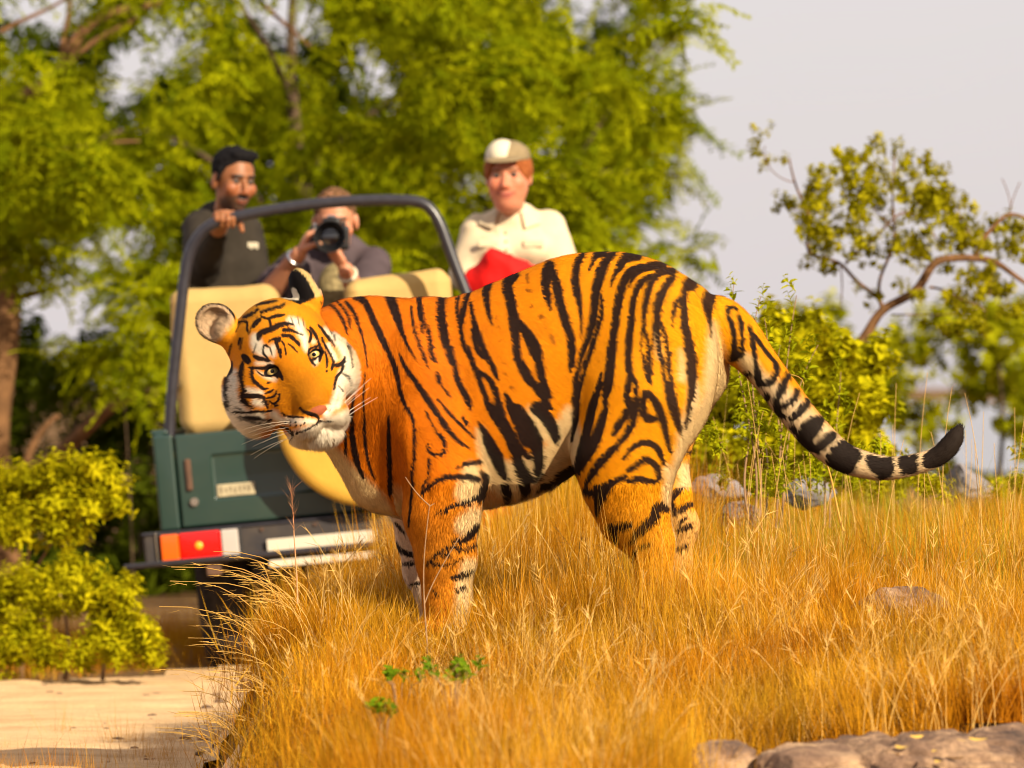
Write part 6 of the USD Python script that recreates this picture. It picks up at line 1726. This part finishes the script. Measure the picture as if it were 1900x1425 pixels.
scatter('verge_grass', None, wisps + tufts[:2], 'dry_grass', pos, rand_quats(len(pos), r_, tilt=.2), r_.uniform(.35, .8, len(pos)) * np.where(y > 22, 1.1, .8), 54, pname='tuft')
# arching stalks at the left shoulder of the rise
arch = []
for _ in range(60):
    p0 = np.array([r_.uniform(-.74, -.52), r_.uniform(16.6, 18.6), 0]); p0[2] = ground_z(p0[0], p0[1]) - .02
    a = r_.uniform(2.2, 3.9); b = np.array([math.cos(a), math.sin(a) * .5, 0]); L = r_.uniform(.25, .48)
    t = np.linspace(0, 1, 9)
    c = p0 + np.outer(t * L, [0, 0, .95]) + np.outer(L * r_.uniform(.3, .9) * t ** 2, b) - np.outer(L * .35 * t ** 3, [0, 0, 1])
    arch.append(tube(c, np.linspace(.0016, .0009, 9), 4, False))
    for k in range(6):
        d = (c[-1] - c[-3]) / np.linalg.norm(c[-1] - c[-3]) + r_.normal(0, .25, 3)
        arch.append(ribbon(c[-1] - (c[-1] - c[-4]) * r_.random(), d / np.linalg.norm(d), .03, .002, .2, b, 2))
obj('arching_grass', join(*arch), 'straw', smooth=False, kind='stuff')
# slender tall stalks standing over the meadow on the right
sl = []
for _ in range(46):
    px0 = r_.uniform(1380, 1900); D = r_.uniform(18.6, 20.8)
    p0 = P(px0, 900, D); p0[2] = ground_z(p0[0], p0[1])
    top = P(px0 + r_.normal(0, 35), r_.uniform(690, 900), D)
    midp = (p0 + top) / 2 + [r_.normal(0, .03), 0, 0]
    c = spline(np.array([p0, midp, top]), 10)
    sl.append(tube(c, np.linspace(.0018, .0007, 10), 4, False))
    for k in range(8):
        d = (c[-1] - c[-3]) / np.linalg.norm(c[-1] - c[-3]) + r_.normal(0, .3, 3)
        sl.append(ribbon(c[-1] - (c[-1] - c[-4]) * r_.random(), d / np.linalg.norm(d), r_.uniform(.02, .05), .0022, .2, np.array([r_.choice([-1., 1.]), 0, 0]), 2))
obj('slender_grass', join(*sl), 'straw', smooth=False, kind='stuff')
# single plants that stand out
def stalk_thing(name, label, cat, mains, m='twig', r0=.0035, heads_=None, D=17.3):
    t_ = thing(name, label, cat)
    for i, pts in enumerate(mains):
        w = spline(np.array([P(a, b, D) for a, b in pts]), 24)
        obj('stem' if i == 0 else 'side_twig', tube(w, np.linspace(r0 if i == 0 else r0 * .6, r0 * .35, 24), 6), m, t_, smooth=True)
    if heads_ is not None:
        hd = []
        w = spline(np.array([P(a, b, D) for a, b in heads_]), 30)
        for q in range(90):
            i = int(r_.integers(0, 29)); d = (w[i + 1] - w[i]) / np.linalg.norm(w[i + 1] - w[i])
            d = d + r_.normal(0, .28, 3) * [1, 1, .5]
            hd.append(ribbon(w[i], d / np.linalg.norm(d), r_.uniform(.02, .06), .0022, .15, np.array([r_.choice([-1, 1]), .1, 0.]), 3))
        obj('seed_head', join(*hd), 'seed_red', t_, smooth=False)
mat('seed_red', (.55, .20, .07), .7, .2, noise=60, color2=(.75, .42, .20))
stalk_thing('seed_stalk', 'tall reddish seed head on a stalk standing before the white number plate', 'grass stalk', [[(552, 1120), (550, 1060), (546, 1000), (544, 950)]], 'seed_red', .0028, [(546, 985), (543, 940), (541, 905)], 17.2)
stalk_thing('bare_twig', 'bare forked twig rising in front of the near foreleg', 'twig', [[(795, 1250), (790, 1160), (786, 1060), (792, 980), (797, 938)], [(797, 938), (778, 920), (762, 900), (752, 885)], [(796, 940), (806, 934)], [(788, 1120), (815, 1060), (850, 1000), (872, 960)]], 'twig', .0030, None, 16.9)
stalk_thing('bare_twig', 'pale bare twig in the grass to the right of the near forefoot', 'twig', [[(850, 1260), (846, 1210), (842, 1170)], [(843, 1180), (862, 1168)], [(843, 1178), (828, 1160)]], 'straw', .0030, None, 16.2)
stalk_thing('bare_twig', 'long slanting dry stem below the middle of the tail', 'twig', [[(1565, 985), (1545, 900), (1530, 850), (1495, 800)]], 'straw', .0040, None, 18.9)
stalk_thing('bare_twig', 'dry stem crossing the root of the tail from the plants behind', 'twig', [[(1345, 560), (1400, 640), (1450, 690), (1483, 700), (1482, 740)]], 'straw', .0026, None, 18.6)
def seedling(label, px, py, D, spread, n, seed):
    r = np.random.default_rng(seed)
    t_ = thing('seedling', label, 'seedling')
    p0 = P(px, py, D)
    for k in range(n):
        tip = p0 + np.array([r.normal(0, spread), r.normal(0, spread), r.uniform(.02, 1.5 * spread)])
        obj('stem', tube(np.array([p0 - [0, 0, .1], (p0 * .4 + tip * .6), tip]), [.002, .0015, .001], 5), 'twig', t_, smooth=True)
        v, f = whorl(seed * 31 + k, 7, .035, (.026, .012), .7)
        obj('leaf_shoot', (v @ rot_axes([1, 0, 0], r.normal(.5, .3)).T + tip, f), 'fresh_leaf', t_, smooth=False)
leaf_mat('fresh_leaf', (.10, .20, .006), (.26, .32, .01), .3)
seedling('bright green seedling among the dry grass, the lower left of the three', 712, 1352, 14.3, .026, 7, 71)
seedling('green seedling with small leaves in the dry grass below the forefeet', 842, 1285, 14.8, .040, 13, 72)
seedling('small green seedling between the other two and the track', 742, 1282, 15.0, .026, 5, 73)
